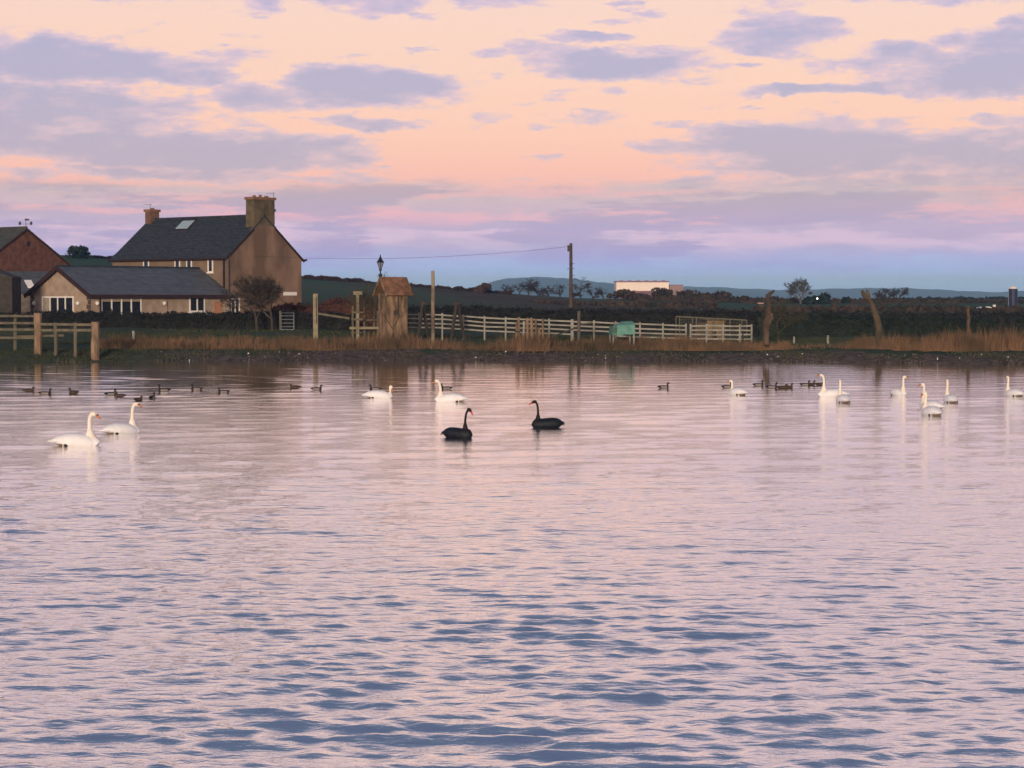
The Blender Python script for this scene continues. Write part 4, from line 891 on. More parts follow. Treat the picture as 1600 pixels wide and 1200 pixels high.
# Victorian style lamp behind the tower
Yl = 150; b = gpt(594.5, Yl, -.1); lp = thing('street_lamp', b, 'black old fashioned lantern on a post rising behind the shingled tower', 'street lamp')
zl = zat(429, Yl)
MB().lathe(b, [(.12, 0), (.12, .5), (.07, .6), (.05, zl-b.z-.3), (.16, zl-b.z-.05), (.16, zl-b.z), (.05, zl-b.z+.06), (.05, zl-b.z+.25), (.1, zl-b.z+.3), (.1, zl-b.z+.38), (.04, zl-b.z+.44)], 8).build('post', iron, lp)
z0 = zat(420, Yl)
ln_ = MB(); ln_.lathe((b.x, b.y, z0), [(.08, -.05), (.10, 0)], 6); ln_.lathe((b.x, b.y, z0+.44), [(.27, 0), (.30, .04), (.16, .2), (.08, .36), (.05, .44), (.02, .58)], 6)
for k in range(6):
    a = 2*math.pi*(k+.5)/6; ln_.bar((b.x+.1*math.cos(a), b.y+.1*math.sin(a), z0), (b.x+.25*math.cos(a), b.y+.25*math.sin(a), z0+.44), .025)
ln_ = ln_.build('lantern', iron, lp)
MB().lathe((b.x, b.y, z0), [(.09, .01), (.235, .43)], 6).build('lantern_glass', mat('lamp_glass', (.16, .19, .24), (.22, .25, .3), rough=.2), ln_)

# tall lone post, swing frame
b = gpt(676.5, 126.5, -.3); o = rpost('tall_post', b, zat(423, 126.5)-b.z, .22, mat('wood_tall', (.10, .075, .06), (.26, .22, .15), scale=.9, stretch=(1, 1, 1), lo=.42, hi=.58), None, 7, below=0); tag(o, 'tall lone timber post standing in the reeds right of the tower', 'post')
Ys_ = 130; sw = thing('swing_frame', gpt(685, Ys_), 'dark timber swing frame with splayed legs in front of the pale fence', 'swing frame')
for px in (661, 714):
    tp_ = at(px, 472, Ys_+.4)
    for dxp, dy_ in ((-10 if px < 700 else -11, -.9), (9 if px < 700 else 14, 1.2)):
        bb_ = gpt(px+dxp, Ys_+.4+dy_, -.15); MB().tube([bb_, tp_+Vector((.0, 0, .05))], .11, 6).build('leg', wood_dark, sw)
    MB().bar(at(px-7, 474, Ys_+.3), at(px+5, 474, Ys_+.3), .1, .14).build('cap_rail', wood_dark, sw)
for px, py in ((661, 472), (714, 474)):
    MB().tube([at(px, py, Ys_+.4), at(px+(6 if px < 700 else -6), py+30, Ys_+.5)], .02, 4).build('rope', wood_dark, sw)

# leaning trunk posts in the reeds (a row of split logs), lean post with brace
lg = thing('log_stile', gpt(830, 125.5), 'row of rough orange split logs standing upright in front of the pale fence', 'log screen')
for px, top, w, m in ((806, 503, .12, wood_brown), (810, 495.5, .16, wood_brown), (817, 502, .14, fence_pale), (824, 497, .2, wood_brown), (831, 497, .22, wood_brown), (838, 498, .14, wood_brown), (849, 498, .13, wood_brown), (842, 512, .2, wood_brown)):
    Y = 125.5+random.uniform(-.3, .3); b = gpt(px, Y, -.2); rpost('log', b, zat(top, Y)-b.z, w, m, lg, 6, lean=(random.uniform(-.05, .05), 0), below=0, rough=.12)
MB().bar(at(804, 518, 125.4), at(834, 518, 125.4), .06, .08).build('rail', wood_dark, lg)
lb_ = thing('braced_post', gpt(905, 125), 'dark grey round post with a diagonal brace beside the split logs', 'post')
b = gpt(904.5, 125, -.2); rpost('post', b, zat(486, 125)-b.z, .2, mat('wood_slate', (.075, .07, .065), (.11, .10, .09)), lb_, 7, below=0)
MB().bar(at(860, 527, 124.4), at(903, 511, 125), .08, .08).build('brace', wood_dark, lb_)
MB().bar(at(908, 506, 125), at(926, 504, 125), .06, .08).build('stub_rail', wood_grey, lb_)
# utility pole with line to the house
Yu = 172; b = gpt(892, Yu, -.3); up_ = thing('utility_pole', b, 'tall wooden utility pole with a small transformer at its top', 'utility pole')
zt = zat(380, Yu); MB().tube([b, Vector((b.x, b.y, zt))], [.17, .12], 8).build('pole', mat('pole_wood', (.05, .04, .04), (.10, .085, .075), scale=2), up_)
MB().box((b.x-.17, b.y-.05, zt-.42), (.24, .3, .5)).build('transformer', iron, up_)
for py in (412, 420, 430, 445): MB().bar(Vector((b.x-.3*random.random()-.1, b.y-.1, zat(py, Yu))), Vector((b.x+.3, b.y-.1, zat(py, Yu))), .04).build('climbing_step', iron, up_)
a_ = Vector((b.x, b.y, zt-.25)); e_ = L(3.0, -.12, 7.15); pts_ = []
for i in range(25): f = i/24; q = a_.lerp(e_, f); q.z -= .62*4*f*(1-f)*.9; pts_.append(q)
o = MB().tube(pts_, .015, 4).build('overhead_wire', iron); tag(o, 'thin overhead wire sagging from the utility pole to the farmhouse gable', 'wire')
# teal hen house
Yh = 124.; rzh = R(-8); c = gpt(971, Yh)
hh_ = thing('hen_house', (c.x, c.y, zat(529, Yh)), 'small teal painted hen house on short legs among the reeds', 'hen house', rz=R(12))
sc_ = 1/26.6
def hx(px): return (px-971)*sc_
MB().hexa([(-.68, -.5, .22), (-.05, -.5, .22), (-.05, .4, .22), (-.68, .4, .22), (-.62, -.45, .72), (-.05, -.45, .78), (-.05, .4, .78), (-.62, .4, .72)]).build('nest_box', teal_dark, hh_, local=True)
MB().hexa([(-.4, -.55, .2), (-.02, -.58, .2), (-.02, .45, .2), (-.4, .45, .2), (-.38, -.53, .8), (-.02, -.55, .84), (-.02, .45, .84), (-.38, .45, .8)]).build('door_panel', teal_m, hh_, local=True)
MB().hexa([(-.05, -.55, .25), (.68, -.55, .25), (.68, .5, .25), (-.05, .5, .25), (-.05, -.55, .85), (.68, -.55, .85), (.68, .5, .85), (-.05, .5, .85)]).build('body', teal_m, hh_, local=True)
rf = MB(); vs = [(-.1, -.62, .83), (.72, -.62, .83), (.72, .56, .83), (-.1, .56, .83), (.05, -.2, 1.0), (.6, -.2, 1.02), (.6, .2, 1.02), (.05, .2, 1.0)]
rf.hexa(vs).build('roof', teal_m, hh_, local=True)
MB().box((-.52, -.51, .5), (.2, .03, .32)).build('hatch', mat('hatch_dark', (.05, .10, .07)), hh_, local=True)
for x_, y_ in ((-.6, -.4), (.62, -.5), (.62, .4), (-.6, .35)): MB().bar((x_, y_, -.5), (x_, y_, .3), .07).build('leg', fence_pale, hh_, local=True)
# hen run with tan hut behind the right fence
Yr = 136; x0, x1 = xat(1062, Yr), xat(1167, Yr); zt = zat(495, Yr); zg = gz((x0+x1)/2, Yr)
hr = thing('hen_run', (x0, Yr, zg), 'tall wire framed hen run behind the right hand rail fence', 'hen run')
for x_ in np.linspace(x0, x1, 5):
    for y_ in (Yr, Yr+3): MB().bar((x_, y_, zg-.1), (x_, y_, zt-(x_-x0)*.05), .06).build('upright', mesh_m, hr)
for y_ in (Yr, Yr+3): MB().bar((x0, y_, zt), (x1, y_, zt-(x1-x0)*.05), .07).build('top_rail', mesh_m, hr)
wmsh = MB()
for x_ in np.linspace(x0, x1, 40): wmsh.bar((x_, Yr, zg), (x_, Yr, zt-(x_-x0)*.05), .01)
for k in range(9): z_ = zg+(zt-zg)*k/9; wmsh.bar((x0, Yr, z_), (x1, Yr, z_-.02), .01)
wmsh.build('wire_mesh', mesh_m, hr)
hx0, hx1 = xat(1104, Yr+.8), xat(1131, Yr+.8)
ht_ = thing('hen_hut', ((hx0+hx1)/2, Yr+1, zg), 'tan boarded hut inside the wire hen run', 'hut')
for i in range(6):
    xx = hx0+(hx1-hx0)*(i+.5)/6; MB().box((xx, Yr+1, (zg+zat(501, Yr))/2), ((hx1-hx0)/6*.95, 1.2, zat(501, Yr)-zg)).build('board', straw, ht_)
MB().box(((hx0+hx1)/2, Yr+1, zat(500, Yr)+.03), (hx1-hx0+.3, 1.5, .08)).build('roof', wood_grey, ht_)
MB().box((xat(1117, Yr), Yr+.38, zg+.35), (.3, .04, .6)).build('pop_hole', iron, ht_)
hx0, hx1 = xat(1087, Yr+.8), xat(1102, Yr+.8)
h2 = thing('feed_bin', ((hx0+hx1)/2, Yr+1, zg), 'dull brown feed shelter beside the tan hut in the hen run', 'feed shelter')
MB().box(((hx0+hx1)/2, Yr+1.2, (zg+zat(505, Yr))/2), (hx1-hx0, .9, zat(505, Yr)-zg)).build('box', mat('dull_brown', (.09, .07, .05)), h2); MB().box(((hx0+hx1)/2, Yr+1.2, zat(505, Yr)+.03), (hx1-hx0+.1, 1., .06)).build('lid', wood_dark, h2)

# snag trees
def snag(name, path, m, label, cat='dead tree', forks=()):
    root = thing(name, path[0][0], label, cat)
    def tb(path, n=9):
        mb = MB(); P_ = []; R_ = []
        for i in range(len(path)-1):
            for k in range(4):
                f = k/4; P_.append(path[i][0].lerp(path[i+1][0], f)+Vector((random.uniform(-1, 1), random.uniform(-1, 1), 0))*path[i][1]*.18); R_.append((path[i][1]*(1-f)+path[i+1][1]*f)*random.uniform(.88, 1.12))
        P_.append(path[-1][0]); R_.append(path[-1][1]*.6); return mb.tube(P_, R_, n)
    tb(path).build('trunk', m, root)
    for f in forks: tb(f, 7).build('limb', m, root)
    return root
Y = 121.8
q = lambda px, py, dy=0: at(px, py, Y+dy)
s1 = snag('broken_trunk', [(q(1197, 538), .21), (q(1198, 505), .16), (q(1201, 490), .15), (q(1200, 472), .14), (q(1201, 462), .12)], snag_m, 'broken reddish tree trunk standing at the water edge right of the fence', forks=[[(q(1199, 508), .13), (q(1205, 497), .15), (q(1206, 489), .08)]])
MB().tube([q(1197, 464), q(1203, 459), q(1210, 454)], [.10, .13, .05], 6).build('splinter_top', wood_dark, s1)
s2 = snag('forked_trunk', [(q(1375, 540), .21), (q(1372, 505), .19), (q(1365, 480), .16), (q(1357, 466), .14)], mat('snag_moss', (.05, .045, .03), (.11, .082, .05), scale=2, bump=.04), 'leaning tree trunk with a two pronged stub top above the reeds', forks=[[(q(1357, 467), .13), (q(1350, 461), .14), (q(1347, 453), .07)], [(q(1357, 467), .13), (q(1356, 460), .12), (q(1355, 452), .06)]])
for (pa, top, w, lb) in ((1565, 497, .42, 'dark ivy clad post among the tall reeds near the right edge'), (1580, 500, .36, 'second dark post in the tall reeds, right of the ivy clad one')):
    b = gpt(pa, 127.5, -.2); o = rpost('reed_post', b, zat(top, 127.5)-b.z, w, leaf_navy, None, 8, below=0, rough=.15); tag(o, lb, 'post')
b = gpt(1514, 124, -.2); o = rpost('stump_post', b, zat(478, 124)-b.z, .2, mat('wood_dusk', (.06, .045, .03), (.13, .085, .05)), None, 7, below=0, rough=.3); tag(o, 'brown dead stem rising above the tall reeds', 'dead stem')
for px, top, Y, w, lb in ((1241, 526, 130, .12, 'small stub post left of the short grass gap'), (1294, 524, 130, .14, 'small stub post in the middle of the grass gap'), (1161, 520, 125, .1, 'thin stake in front of the right end of the pale fence'), (987, 517, 124, .08, 'thin stake just right of the hen house'), (208, 517, 130, .16, 'short stub post in the reeds below the wing'), (894, 540, 123, .07, 'thin dark stick by the foot of the braced post'), (1178, 528, 126, .1, 'short stub just past the end of the rail fence')):
    b = gpt(px, Y, -.2); z_ = max(zat(top, Y)-b.z, .5); o = rpost('stub_post', b, z_, w, fence_pale if w > .1 else wood_dark, None, 6, below=0); tag(o, lb, 'post')
for px, lb in ((1466, 'thin white peg at the water edge below the tall reeds, left of two'), (1500.5, 'thin white peg at the water edge below the tall reeds, right of two')):
    b = onw(px, 567); b.y += .2; o = MB().tube([b-ZV*.1, b+ZV*.28], .025, 6).build('peg', white_m); tag(o, lb, 'peg')

# ------------------------------------------------------------------ reeds, grass, stones (uncountable)
def blades(name, n, sampler, hfun, w, m, lean, label, seed=1):
    r = np.random.default_rng(seed); X, Y = sampler(n, r); Z = np.array([gz(a, b) for a, b in zip(X, Y)])-.03; Hh = hfun(X, Y, r)
    a = r.uniform(0, 6.28, n); lx = np.cos(a)*lean*Hh*r.uniform(0, 1, n); ly = np.sin(a)*lean*Hh*r.uniform(0, 1, n); ws = w*r.uniform(.6, 1.3, n); ta = r.uniform(-.6, .6, n); dx_ = np.cos(ta)*ws/2; dy_ = np.sin(ta)*ws/2
    B = np.stack([X, Y, Z], 1); D_ = np.stack([dx_, dy_, 0*dx_], 1); T = B+np.stack([lx, ly, Hh], 1); M_ = B+np.stack([lx*.35, ly*.35, Hh*.55], 1)
    V_ = np.stack([B-D_, B+D_, M_+D_*.9, M_-D_*.9, T], 1).reshape(-1, 3); i = np.arange(n)[:, None]*5
    F_ = np.concatenate([i+np.array([[0, 1, 2, 3]]), i+np.array([[3, 2, 4, 4]])])
    F3 = np.concatenate([i+np.array([[0, 1, 2]]), i+np.array([[0, 2, 3]]), i+np.array([[3, 2, 4]])])
    o = npmesh(name, V_, F3, m, False); return tag(o, label, None, None, 'stuff')
def pxof(X, Y): return 800+X/Y*F
dens_x = [-300, 150, 165, 400, 520, 640, 665, 700, 745, 760, 795, 810, 850, 870, 890, 1060, 1100, 1230, 1245, 1320, 1340, 1400, 1430, 1470, 2200]
dens_v = [0, 0, .8, .9, .9, 1., .5, .45, .15, .15, .4, 1., 1., .25, .8, 1., .8, .7, .15, .15, .8, 1., .7, 1., 1.]
hx_v =   [.5, .5, .6, .75, .7, .95, .7, .7, .6, .5, .8, 1.05, 1.1, .6, .75, .9, .65, .5, .4, .4, .9, 1.0, .85, 1.2, 1.3]
def reed_s(n, r):
    px = r.uniform(-300, 1900, n*3); Y = 122.6+r.random(n*3)**1.2*5.0; keep = r.random(n*3) < np.interp(px, dens_x, dens_v)*(.62+.2*np.sin(px*.09+Y*1.3)+.2*np.sin(px*.31+Y*2.1))+.03*(px > 160); px = px[keep][:n]; Y = Y[keep][:n]
    Y = Y+np.array([max(0, shoreY(p)+3-122.8) for p in px])-np.interp(px, [1230, 1480], [0, 3.2])
    return (px-800)/F*Y, Y
def nfit(s, n): return s
def reed_h(X, Y, r):
    hs = np.random.default_rng(9).random((4096,)); cell = (np.floor(X/.42).astype(int)*31+np.floor(Y/.6).astype(int)*17) % 4096; cf = .5+.75*hs[cell]
    px = pxof(X, Y); return np.interp(px, dens_x, hx_v)*cf*(.25+.85*r.random(len(X))**1.4)*(.85+.12*np.sin(px*.23+Y*2)+.12*np.sin(px*.091+Y*3)+.1*np.sin(px*.47+1))
def blades_safe(name, n, s, h, *a, **k):
    r = np.random.default_rng(k.get('seed', 1)); X, Y = s(n, r); return blades(name, len(X), lambda n_, r_: (X, Y), h, *a, **k)
blades_safe('reeds', 75000, reed_s, reed_h, .028, reed_m, .45, 'dry orange brown reeds and rushes along the far bank', seed=2)
def bank_s(n, r):
    px = r.uniform(-500, 2000, n); d = r.uniform(.25, 4.2, n); base = np.array([shoreY(p) for p in px]); Y = base+d; k = (px < 240+r.normal(0, 40, n)) | (r.random(n) < (.10+.16*np.sin(px*.021))*(d > 1.2)) ; return ((px-800)/F*Y)[k], Y[k]
blades_safe('bank_grass', 50000, bank_s, lambda X, Y, r: r.uniform(.05, .2, len(X)), .05, grass_m, .9, 'short tufty grass on the pond bank', seed=5)
def mead_s(n, r):
    px = r.uniform(-500, 2000, n); Y = 126+r.random(n)**1.5*22; return (px-800)/F*Y, Y
blades_safe('meadow_grass', 45000, mead_s, lambda X, Y, r: r.uniform(.08, .26, len(X)), .05, grass_m, .7, 'rough meadow grass behind the reeds', seed=6)
def peb(name, n, m, smin, smax, label, seed):
    r = random.Random(seed); mb = MB()
    for _ in range(n):
        px = r.uniform(-200, 1900); sy = shoreY(px); Y = sy+r.uniform(.05, 2.8); x = (px-800)/F*Y; s_ = r.uniform(smin, smax); z = gz(x, Y)+s_*.1+.0
        b = Vector((x, Y, z)); vs = [b+Vector((math.cos(a+r.random())*s_*r.uniform(.7, 1.3), math.sin(a)*s_*r.uniform(.7, 1.2), r.uniform(-.3, .3)*s_)) for a in (0, 1.57, 3.14, 4.71)]+[b+ZV*s_*.7, b-ZV*s_*.9]
        mb.add(vs, [(0, 1, 4), (1, 2, 4), (2, 3, 4), (3, 0, 4), (1, 0, 5), (2, 1, 5), (3, 2, 5), (0, 3, 5)])
    return mb.build(name, m, kind='stuff', label=label)
peb('pebbles', 4500, stone_m, .02, .08, 'brown stones and clods along the muddy shore', 3)
peb('shell_debris', 70, white_m, .03, .075, 'scattered white feathers and stones on the bank', 4)

# ------------------------------------------------------------------ birds
def bird_mesh(name, rings, neck, head, mats_, classify, voxel, extra=None):
    """one continuous body: lofted trunk + neck tube + head, fused by a voxel remesh"""
    mb = MB(); n = 16; b0 = len(mb.v)
    for (x, z, hy, hz_) in rings:
        for k in range(n):
            a = 2*math.pi*k/n; sy = math.sin(a); cy = math.cos(a); mb.v.append((x, cy*hy, z+sy*hz_*(1 if sy > 0 else .9)))
    m = len(rings)
    for i in range(m-1):
        for k in range(n): mb.f.append((b0+i*n+k, b0+(i+1)*n+k, b0+(i+1)*n+(k+1) % n, b0+i*n+(k+1) % n)); mb.mi.append(0)
    mb.f.append(tuple(b0+k for k in range(n))); mb.f.append(tuple(b0+(m-1)*n+k for k in range(n))[::-1]); mb.mi += [0, 0]
    mb.tube([Vector(p[:3]) for p in neck], [p[3] for p in neck], 10)
    for hc, hr_, M in head: mb.ell(hc, hr_, 12, 8, M=M)
    if extra: extra(mb)
    o = mb.build('tmp_body', mats_); rm = o.modifiers.new('r', 'REMESH'); rm.mode = 'VOXEL'; rm.voxel_size = voxel; rm.use_smooth_shade = True
    sm_ = o.modifiers.new('s', 'SMOOTH'); sm_.iterations = 3; sm_.factor = .5
    dg = bpy.context.evaluated_depsgraph_get(); me = bpy.data.meshes.new_from_object(o.evaluated_get(dg)); me.name = name
    bpy.data.objects.remove(o)
    me.materials.clear()
    for q_ in mats_: me.materials.append(q_)
    co = np.zeros(len(me.vertices)*3); me.vertices.foreach_get('co', co); co = co.reshape(-1, 3)
    cen = np.zeros(len(me.polygons)*3); me.polygons.foreach_get('center', cen); cen = cen.reshape(-1, 3)
    me.polygons.foreach_set('material_index', classify(cen).astype(np.int32)); me.polygons.foreach_set('use_smooth', np.ones(len(me.polygons), dtype=bool))
    return me
w_neck = mat('swan_neck', (.80, .73, .58), (.84, .78, .66), scale=6, rough=.8)
w_body = mat('swan_white', (.80, .79, .77), (.86, .85, .84), scale=8, rough=.8, bump=.004, bscale=30)
w_stain = mat('swan_stain', (.20, .14, .10), (.42, .32, .24), scale=9, rough=.9)
s_bill = mat('swan_bill', (.55, .16, .05), (.60, .20, .07), rough=.4)
s_mask = mat('swan_mask', (.02, .015, .015), (.04, .03, .03), rough=.5)
b_body = mat('black_swan_body', (.004, .006, .010), (.011, .015, .023), scale=10, rough=.6, bump=.012, bscale=16)
b_neck = mat('black_swan_neck', (.009, .007, .008), (.017, .011, .011), rough=.7)
b_bill = mat('black_swan_bill', (.50, .06, .04), (.55, .09, .05), rough=.4)
def swan(px, py, heading, label, kind='white', neck_h=.72, lean=.0, curve=.05, head_yaw=0., size=1., head_down=.2, group='white swans on the pond', neck_x=.36, stain=True, fat=1.):
    root = thing('black_swan' if kind == 'black' else 'swan', onw(px, py), label, 'black swan' if kind == 'black' else 'swan', group, rz=heading)
    rings = [(-.64, .105, .012, .010), (-.56, .11, .07, .035), (-.46, .12, .13, .085), (-.34, .115, .18, .14), (-.18, .11, .215, .18), (.0, .10, .225, .185), (.16, .09, .21, .175), (.30, .07, .17, .145), (.40, .06, .115, .105), (.46, .06, .05, .05)]
    if kind == 'black': rings = [(-.56, .14, .012, .01), (-.48, .13, .06, .06), (-.40, .12, .13, .13), (-.28, .12, .18, .17), (-.1, .11, .20, .18), (.08, .10, .195, .17), (.22, .09, .17, .17), (.34, .09, .13, .15), (.41, .09, .05, .06)]
    nx = neck_x; N_ = 12; neck = []
    for i in range(N_+1):
        f = i/N_; z = .02+(neck_h-.02)*f
        x = nx+.06 - .10*math.sin(min(f, .35)/.35*math.pi/2) + lean*f + curve*math.sin(f*math.pi) + (.045*max(0, (f-.8)/.2)**2)
        r_ = (.085*(1-f)**1.5+.042) if f < .5 else .042+.03*(1-f)**2.2; r_ *= fat*(.8 if kind == 'black' else 1.)
        neck.append((x, 0, z, r_))
    hx_, hz_ = neck[-1][0], neck_h
    Mh = Matrix.Rotation(head_yaw, 3, 'Z') @ Matrix.Rotation(head_down, 3, 'Y')
    hc = Vector((hx_, 0, hz_+.0)) + Mh @ Vector((.045, 0, .012)); head = [(hc, (.085, .042, .048), Mh), (Vector((hx_, 0, hz_-.005)), (.045, .042, .045), None)]
    def extra(mb):
        # folded wings as raised shells meeting over the back
        for sg in (-1, 1):
            M = Matrix.Rotation(R(7)*sg, 3, 'Z') @ Matrix.Rotation(R(5), 3, 'Y')
            mb.ell((-.12, sg*.105, .185 if kind == 'white' else .17), (.40 if kind == 'white' else .33, .12, .115), 14, 8, M=M)
            mb.ell((-.36, sg*.06, .215), (.22, .075, .065), 10, 6, M=M)
        if kind == 'black':
            r_ = random.Random(int(px))
            for _ in range(16): mb.ell((r_.uniform(-.46, -.2), r_.uniform(-.13, .13), r_.uniform(.27, .37)), (.06, .03, .045), 8, 5, M=Matrix.Rotation(r_.uniform(-.9, .9), 3, 'Y'))
    def cls(c):
        isn = (c[:, 0] > nx-.11) & (c[:, 2] > .17); ix = np.where(isn, 1, 0)
        ix = np.where((c[:, 0] < -.30) & (c[:, 2] < .06) & (~isn) & stain, 2, ix); return ix
    ms = [w_body, w_neck, w_stain] if kind == 'white' else [b_body, b_neck, b_body]
    me = bird_mesh('swan_body', rings, neck, head, ms, cls, .016); ob_ = bpy.data.objects.new('body', me); COL.objects.link(ob_); ob_.parent = root
    # bill: tapering wedge, mask and knob
    bm_ = MB(); p0 = hc+Mh @ Vector((.06, 0, -.004)); p1 = hc+Mh @ Vector((.12, 0, -.02)); p2 = hc+Mh @ Vector((.175, 0, -.032))
    bm_.tube([p0, p1, p2], [.030, .021, .010], 8); bill = bm_.build('bill', s_bill if kind == 'white' else b_bill, root, smooth=True, local=True)
    if kind == 'white':
        mk = MB(); mk.ell(hc+Mh @ Vector((.078, 0, .022)), (.022, .018, .017), 8, 5)
        for sg in (-1, 1): mk.ell(hc+Mh @ Vector((.055, sg*.027, .004)), (.032, .014, .011), 8, 5)
        mk.build('face_mask', s_mask, root, smooth=True, local=True)
        ft = MB(); ft.ell((-.22, .175, .03), (.05, .03, .03), 8, 5); ft.ell((-.22, -.175, .03), (.05, .03, .03), 8, 5); ft.build('tucked_foot', s_mask, root, smooth=True, local=True)
    for sg in (-1, 1):   # flight feathers, one fan each side
        wf = MB()
        for k in range(7):
            a = R(178-5*k) ; l_ = .20-.012*k; st = Vector((-.34-.012*k, sg*(.05+.018*k), .20-.018*k)); e = st+Vector((-l_, -sg*.02, -.055+.004*k))
            wf.add([st+Vector((0, -.02, 0)), st+Vector((0, .02, 0)), e+Vector((0, .012, 0)), e+Vector((0, -.012, 0)), st+ZV*.012, e+ZV*.006], [(0, 1, 2, 3), (0, 3, 5, 4), (1, 4, 5, 2), (0, 4, 1), (3, 2, 5)])
        wf.build('wing_tip', w_body if kind == 'white' else b_body, root, local=True)
    for sg in (-1, 1):
        MB().ell(hc+Mh @ Vector((.035, sg*.036, .016)), (.007, .007, .007), 6, 4).build('eye', s_mask if kind == 'white' else b_bill, root, local=True)
    root.scale = (size,)*3
    return root
swan(121, 697, R(2), 'nearest white swan on the left, side on, heading right', neck_h=.70, lean=-.05, curve=-.03, size=1.10, head_down=.5, fat=1.05)
swan(190, 678, R(38), 'white swan just behind the nearest left one, heading right', neck_h=.74, lean=.0, curve=-.02, size=1.02, head_yaw=R(-35), head_down=.25)
swan(703, 628, R(182), 'white swan heading left in front of a mallard, behind the left black swan', neck_h=.68, lean=.03, curve=-.03, size=1.04, head_down=.3)
swan(592, 622, R(4), 'low white swan with shortened neck below a mallard, left of centre', neck_h=.42, lean=.05, curve=.06, size=.98, head_down=1.1, fat=.8)
swan(1152, 617, R(120), 'white swan turning away left beside a dark duck, right of centre', neck_h=.52, lean=.0, curve=.02, size=.95, head_yaw=R(40))
swan(1300, 620, R(176), 'upright white swan heading left behind a second swan', neck_h=.76, lean=-.02, curve=-.02, size=1.0, head_down=.05)
swan(1317, 629, R(97), 'white swan seen from behind with stained rump, in front of the upright one', neck_h=.72, size=.98)
swan(1404, 618, R(-72), 'white swan facing the viewer with its head turned right', neck_h=.72, head_yaw=R(60), size=.95, curve=.03, lean=.03)
swan(1455, 639, R(122), 'white swan mostly hidden behind the near right hand one', neck_h=.80, head_yaw=R(50), size=.95)
swan(1455, 649, R(106), 'nearest right hand white swan seen from behind, head turned left', neck_h=.66, head_yaw=R(70), size=1.0, head_down=.6, fat=1.15, curve=.06)
swan(1485, 629, R(96), 'white swan seen squarely from behind, right of the near pair', neck_h=.74, size=.97)
swan(1584, 619, R(113), 'rightmost white swan at the edge of the view, turning away', neck_h=.70, size=.95)
swan(717, 684, R(-28), 'black swan with ruffled back and red bill, heading right', 'black', neck_h=.80, lean=.02, curve=-.05, head_down=.75, size=.90, group='pair of black swans', neck_x=.28)
swan(853, 668, R(183), 'black swan heading left, right of its mate', 'black', neck_h=.76, lean=.0, curve=-.03, head_down=.35, size=.92, group='pair of black swans', neck_x=.30)

# ducks
d_head = mat('drake_head', (.008, .014, .012), (.014, .022, .02), rough=.5); d_breast = mat('drake_breast', (.035, .018, .014), (.05, .026, .02))
d_flank = mat('drake_flank', (.20, .18, .17), (.28, .26, .24)); d_back = mat('drake_back', (.035, .028, .025), (.06, .05, .045)); d_rump = mat('drake_rump', (.01, .01, .012)); d_bill = mat('duck_bill', (.16, .14, .05))
h_brown = mat('hen_brown', (.045, .03, .02), (.11, .075, .05), scale=25); h_dark = mat('hen_dark', (.03, .02, .015), (.06, .04, .03), scale=20)
def duck_proto(kind, neck_h=.17):
    rings = [(-.26, .075, .012, .01), (-.21, .065, .045, .03), (-.14, .05, .085, .055), (-.04, .045, .105, .068), (.07, .04, .10, .065), (.15, .04, .075, .055), (.20, .04, .03, .03)]
    neck = [(.13, 0, .03, .055), (.15, 0, .08, .042), (.155, 0, .12, .034), (.16, 0, neck_h, .032)]
    head = [((.175, 0, neck_h+.02), (.048, .034, .036), None)]
    def cls(c):
        ix = np.zeros(len(c)); ix = np.where(c[:, 2] > .075, 1, ix); ix = np.where(c[:, 0] > .10, 2, ix); ix = np.where(c[:, 0] < -.15, 3, ix); ix = np.where((c[:, 0] > .09) & (c[:, 2] > .115), 4, ix); return ix
    ms = [d_flank, d_back, d_breast, d_rump, d_head] if kind == 'drake' else [h_brown, h_dark, h_brown, h_dark, h_dark]
    me = bird_mesh('duck_body', rings, neck, head, ms, cls, .011)
    bb_ = MB(); bb_.tube([(.21, 0, neck_h+.013), (.245, 0, neck_h+.006), (.275, 0, neck_h+.002)], [.018, .014, .013], 8)
    bo = bb_.build('bill', d_bill, None, smooth=True); bme = bo.data; bpy.data.objects.remove(bo)
    return me, bme
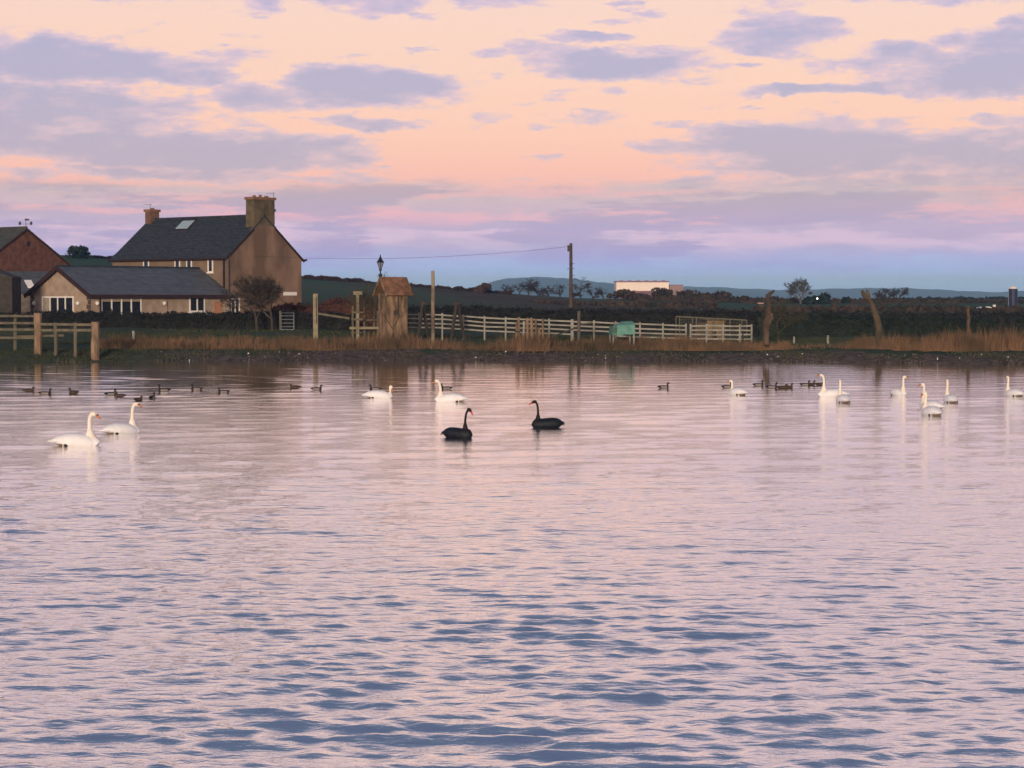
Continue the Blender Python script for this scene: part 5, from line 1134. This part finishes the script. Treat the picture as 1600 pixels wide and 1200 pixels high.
protos = {'drake': duck_proto('drake'), 'drake_tall': duck_proto('drake', .20), 'hen': duck_proto('hen', .15), 'hen_low': duck_proto('hen', .12)}
ducks = [(45, 612, 5, 'hen', 'brown duck farthest left on the water'), (71, 616.5, 8, 'drake', 'pale sided drake second from the left edge'), (115, 615, 150, 'hen', 'lone brown duck between the left fence posts and the near swans'),
 (173, 617.5, 35, 'drake', 'drake just above the nearest left swan, in front of a hen'), (188, 620, 155, 'hen', 'brown duck touching the drake above the nearest left swan'), (216, 626, 60, 'hen_low', 'dark duck right behind the head of the second left swan'),
 (238, 623, 80, 'drake', 'duck seen from behind right of the second left swan'), (256, 611.5, 178, 'drake_tall', 'drake heading left above the duck seen from behind'), (307, 609.5, 180, 'drake_tall', 'lone drake with raised head heading left, below the wing windows'),
 (349, 614, 183, 'drake', 'drake heading left below the farmhouse corner'), (461, 607, 170, 'hen_low', 'low brown duck heading left below the farmhouse gable'), (495, 609.5, 3, 'drake', 'drake heading right next to the low brown duck'),
 (586, 609.5, 182, 'drake', 'drake heading left directly above the low necked swan'), (697, 608.5, 180, 'drake', 'drake heading left behind the neck of the centre swan'), (1037, 606.5, 20, 'drake', 'lone drake on open water below the hen house'),
 (1136, 606, 15, 'drake', 'drake touching the swan right of centre'), (1185, 603, 10, 'drake_tall', 'tall necked drake below the broken trunk'), (1206, 606.5, 8, 'drake', 'drake between the tall necked drake and the close pair'),
 (1222, 607, 20, 'hen_low', 'brown duck of the close pair below the willow'), (1231, 606.5, 12, 'hen', 'darker duck on the right of the close pair below the willow'), (1258, 602.5, 12, 'drake', 'left duck of the trio beside the upright swan'),
 (1267, 602, 30, 'hen', 'middle duck of the trio beside the upright swan'), (1281, 602, 25, 'hen_low', 'duck nearest the upright swan on its left')]
for px, py, hd, kd, lb in ducks:
    me, bme = protos[kd]; rt = thing('duck', onw(px, py), lb, 'duck', 'ducks scattered on the pond', rz=R(hd)); k = random.uniform(.95, 1.06); rt.scale = (k, k, k)
    for nm, m_ in (('body', me), ('bill', bme)):
        o = bpy.data.objects.new(nm, m_); COL.objects.link(o); o.parent = rt
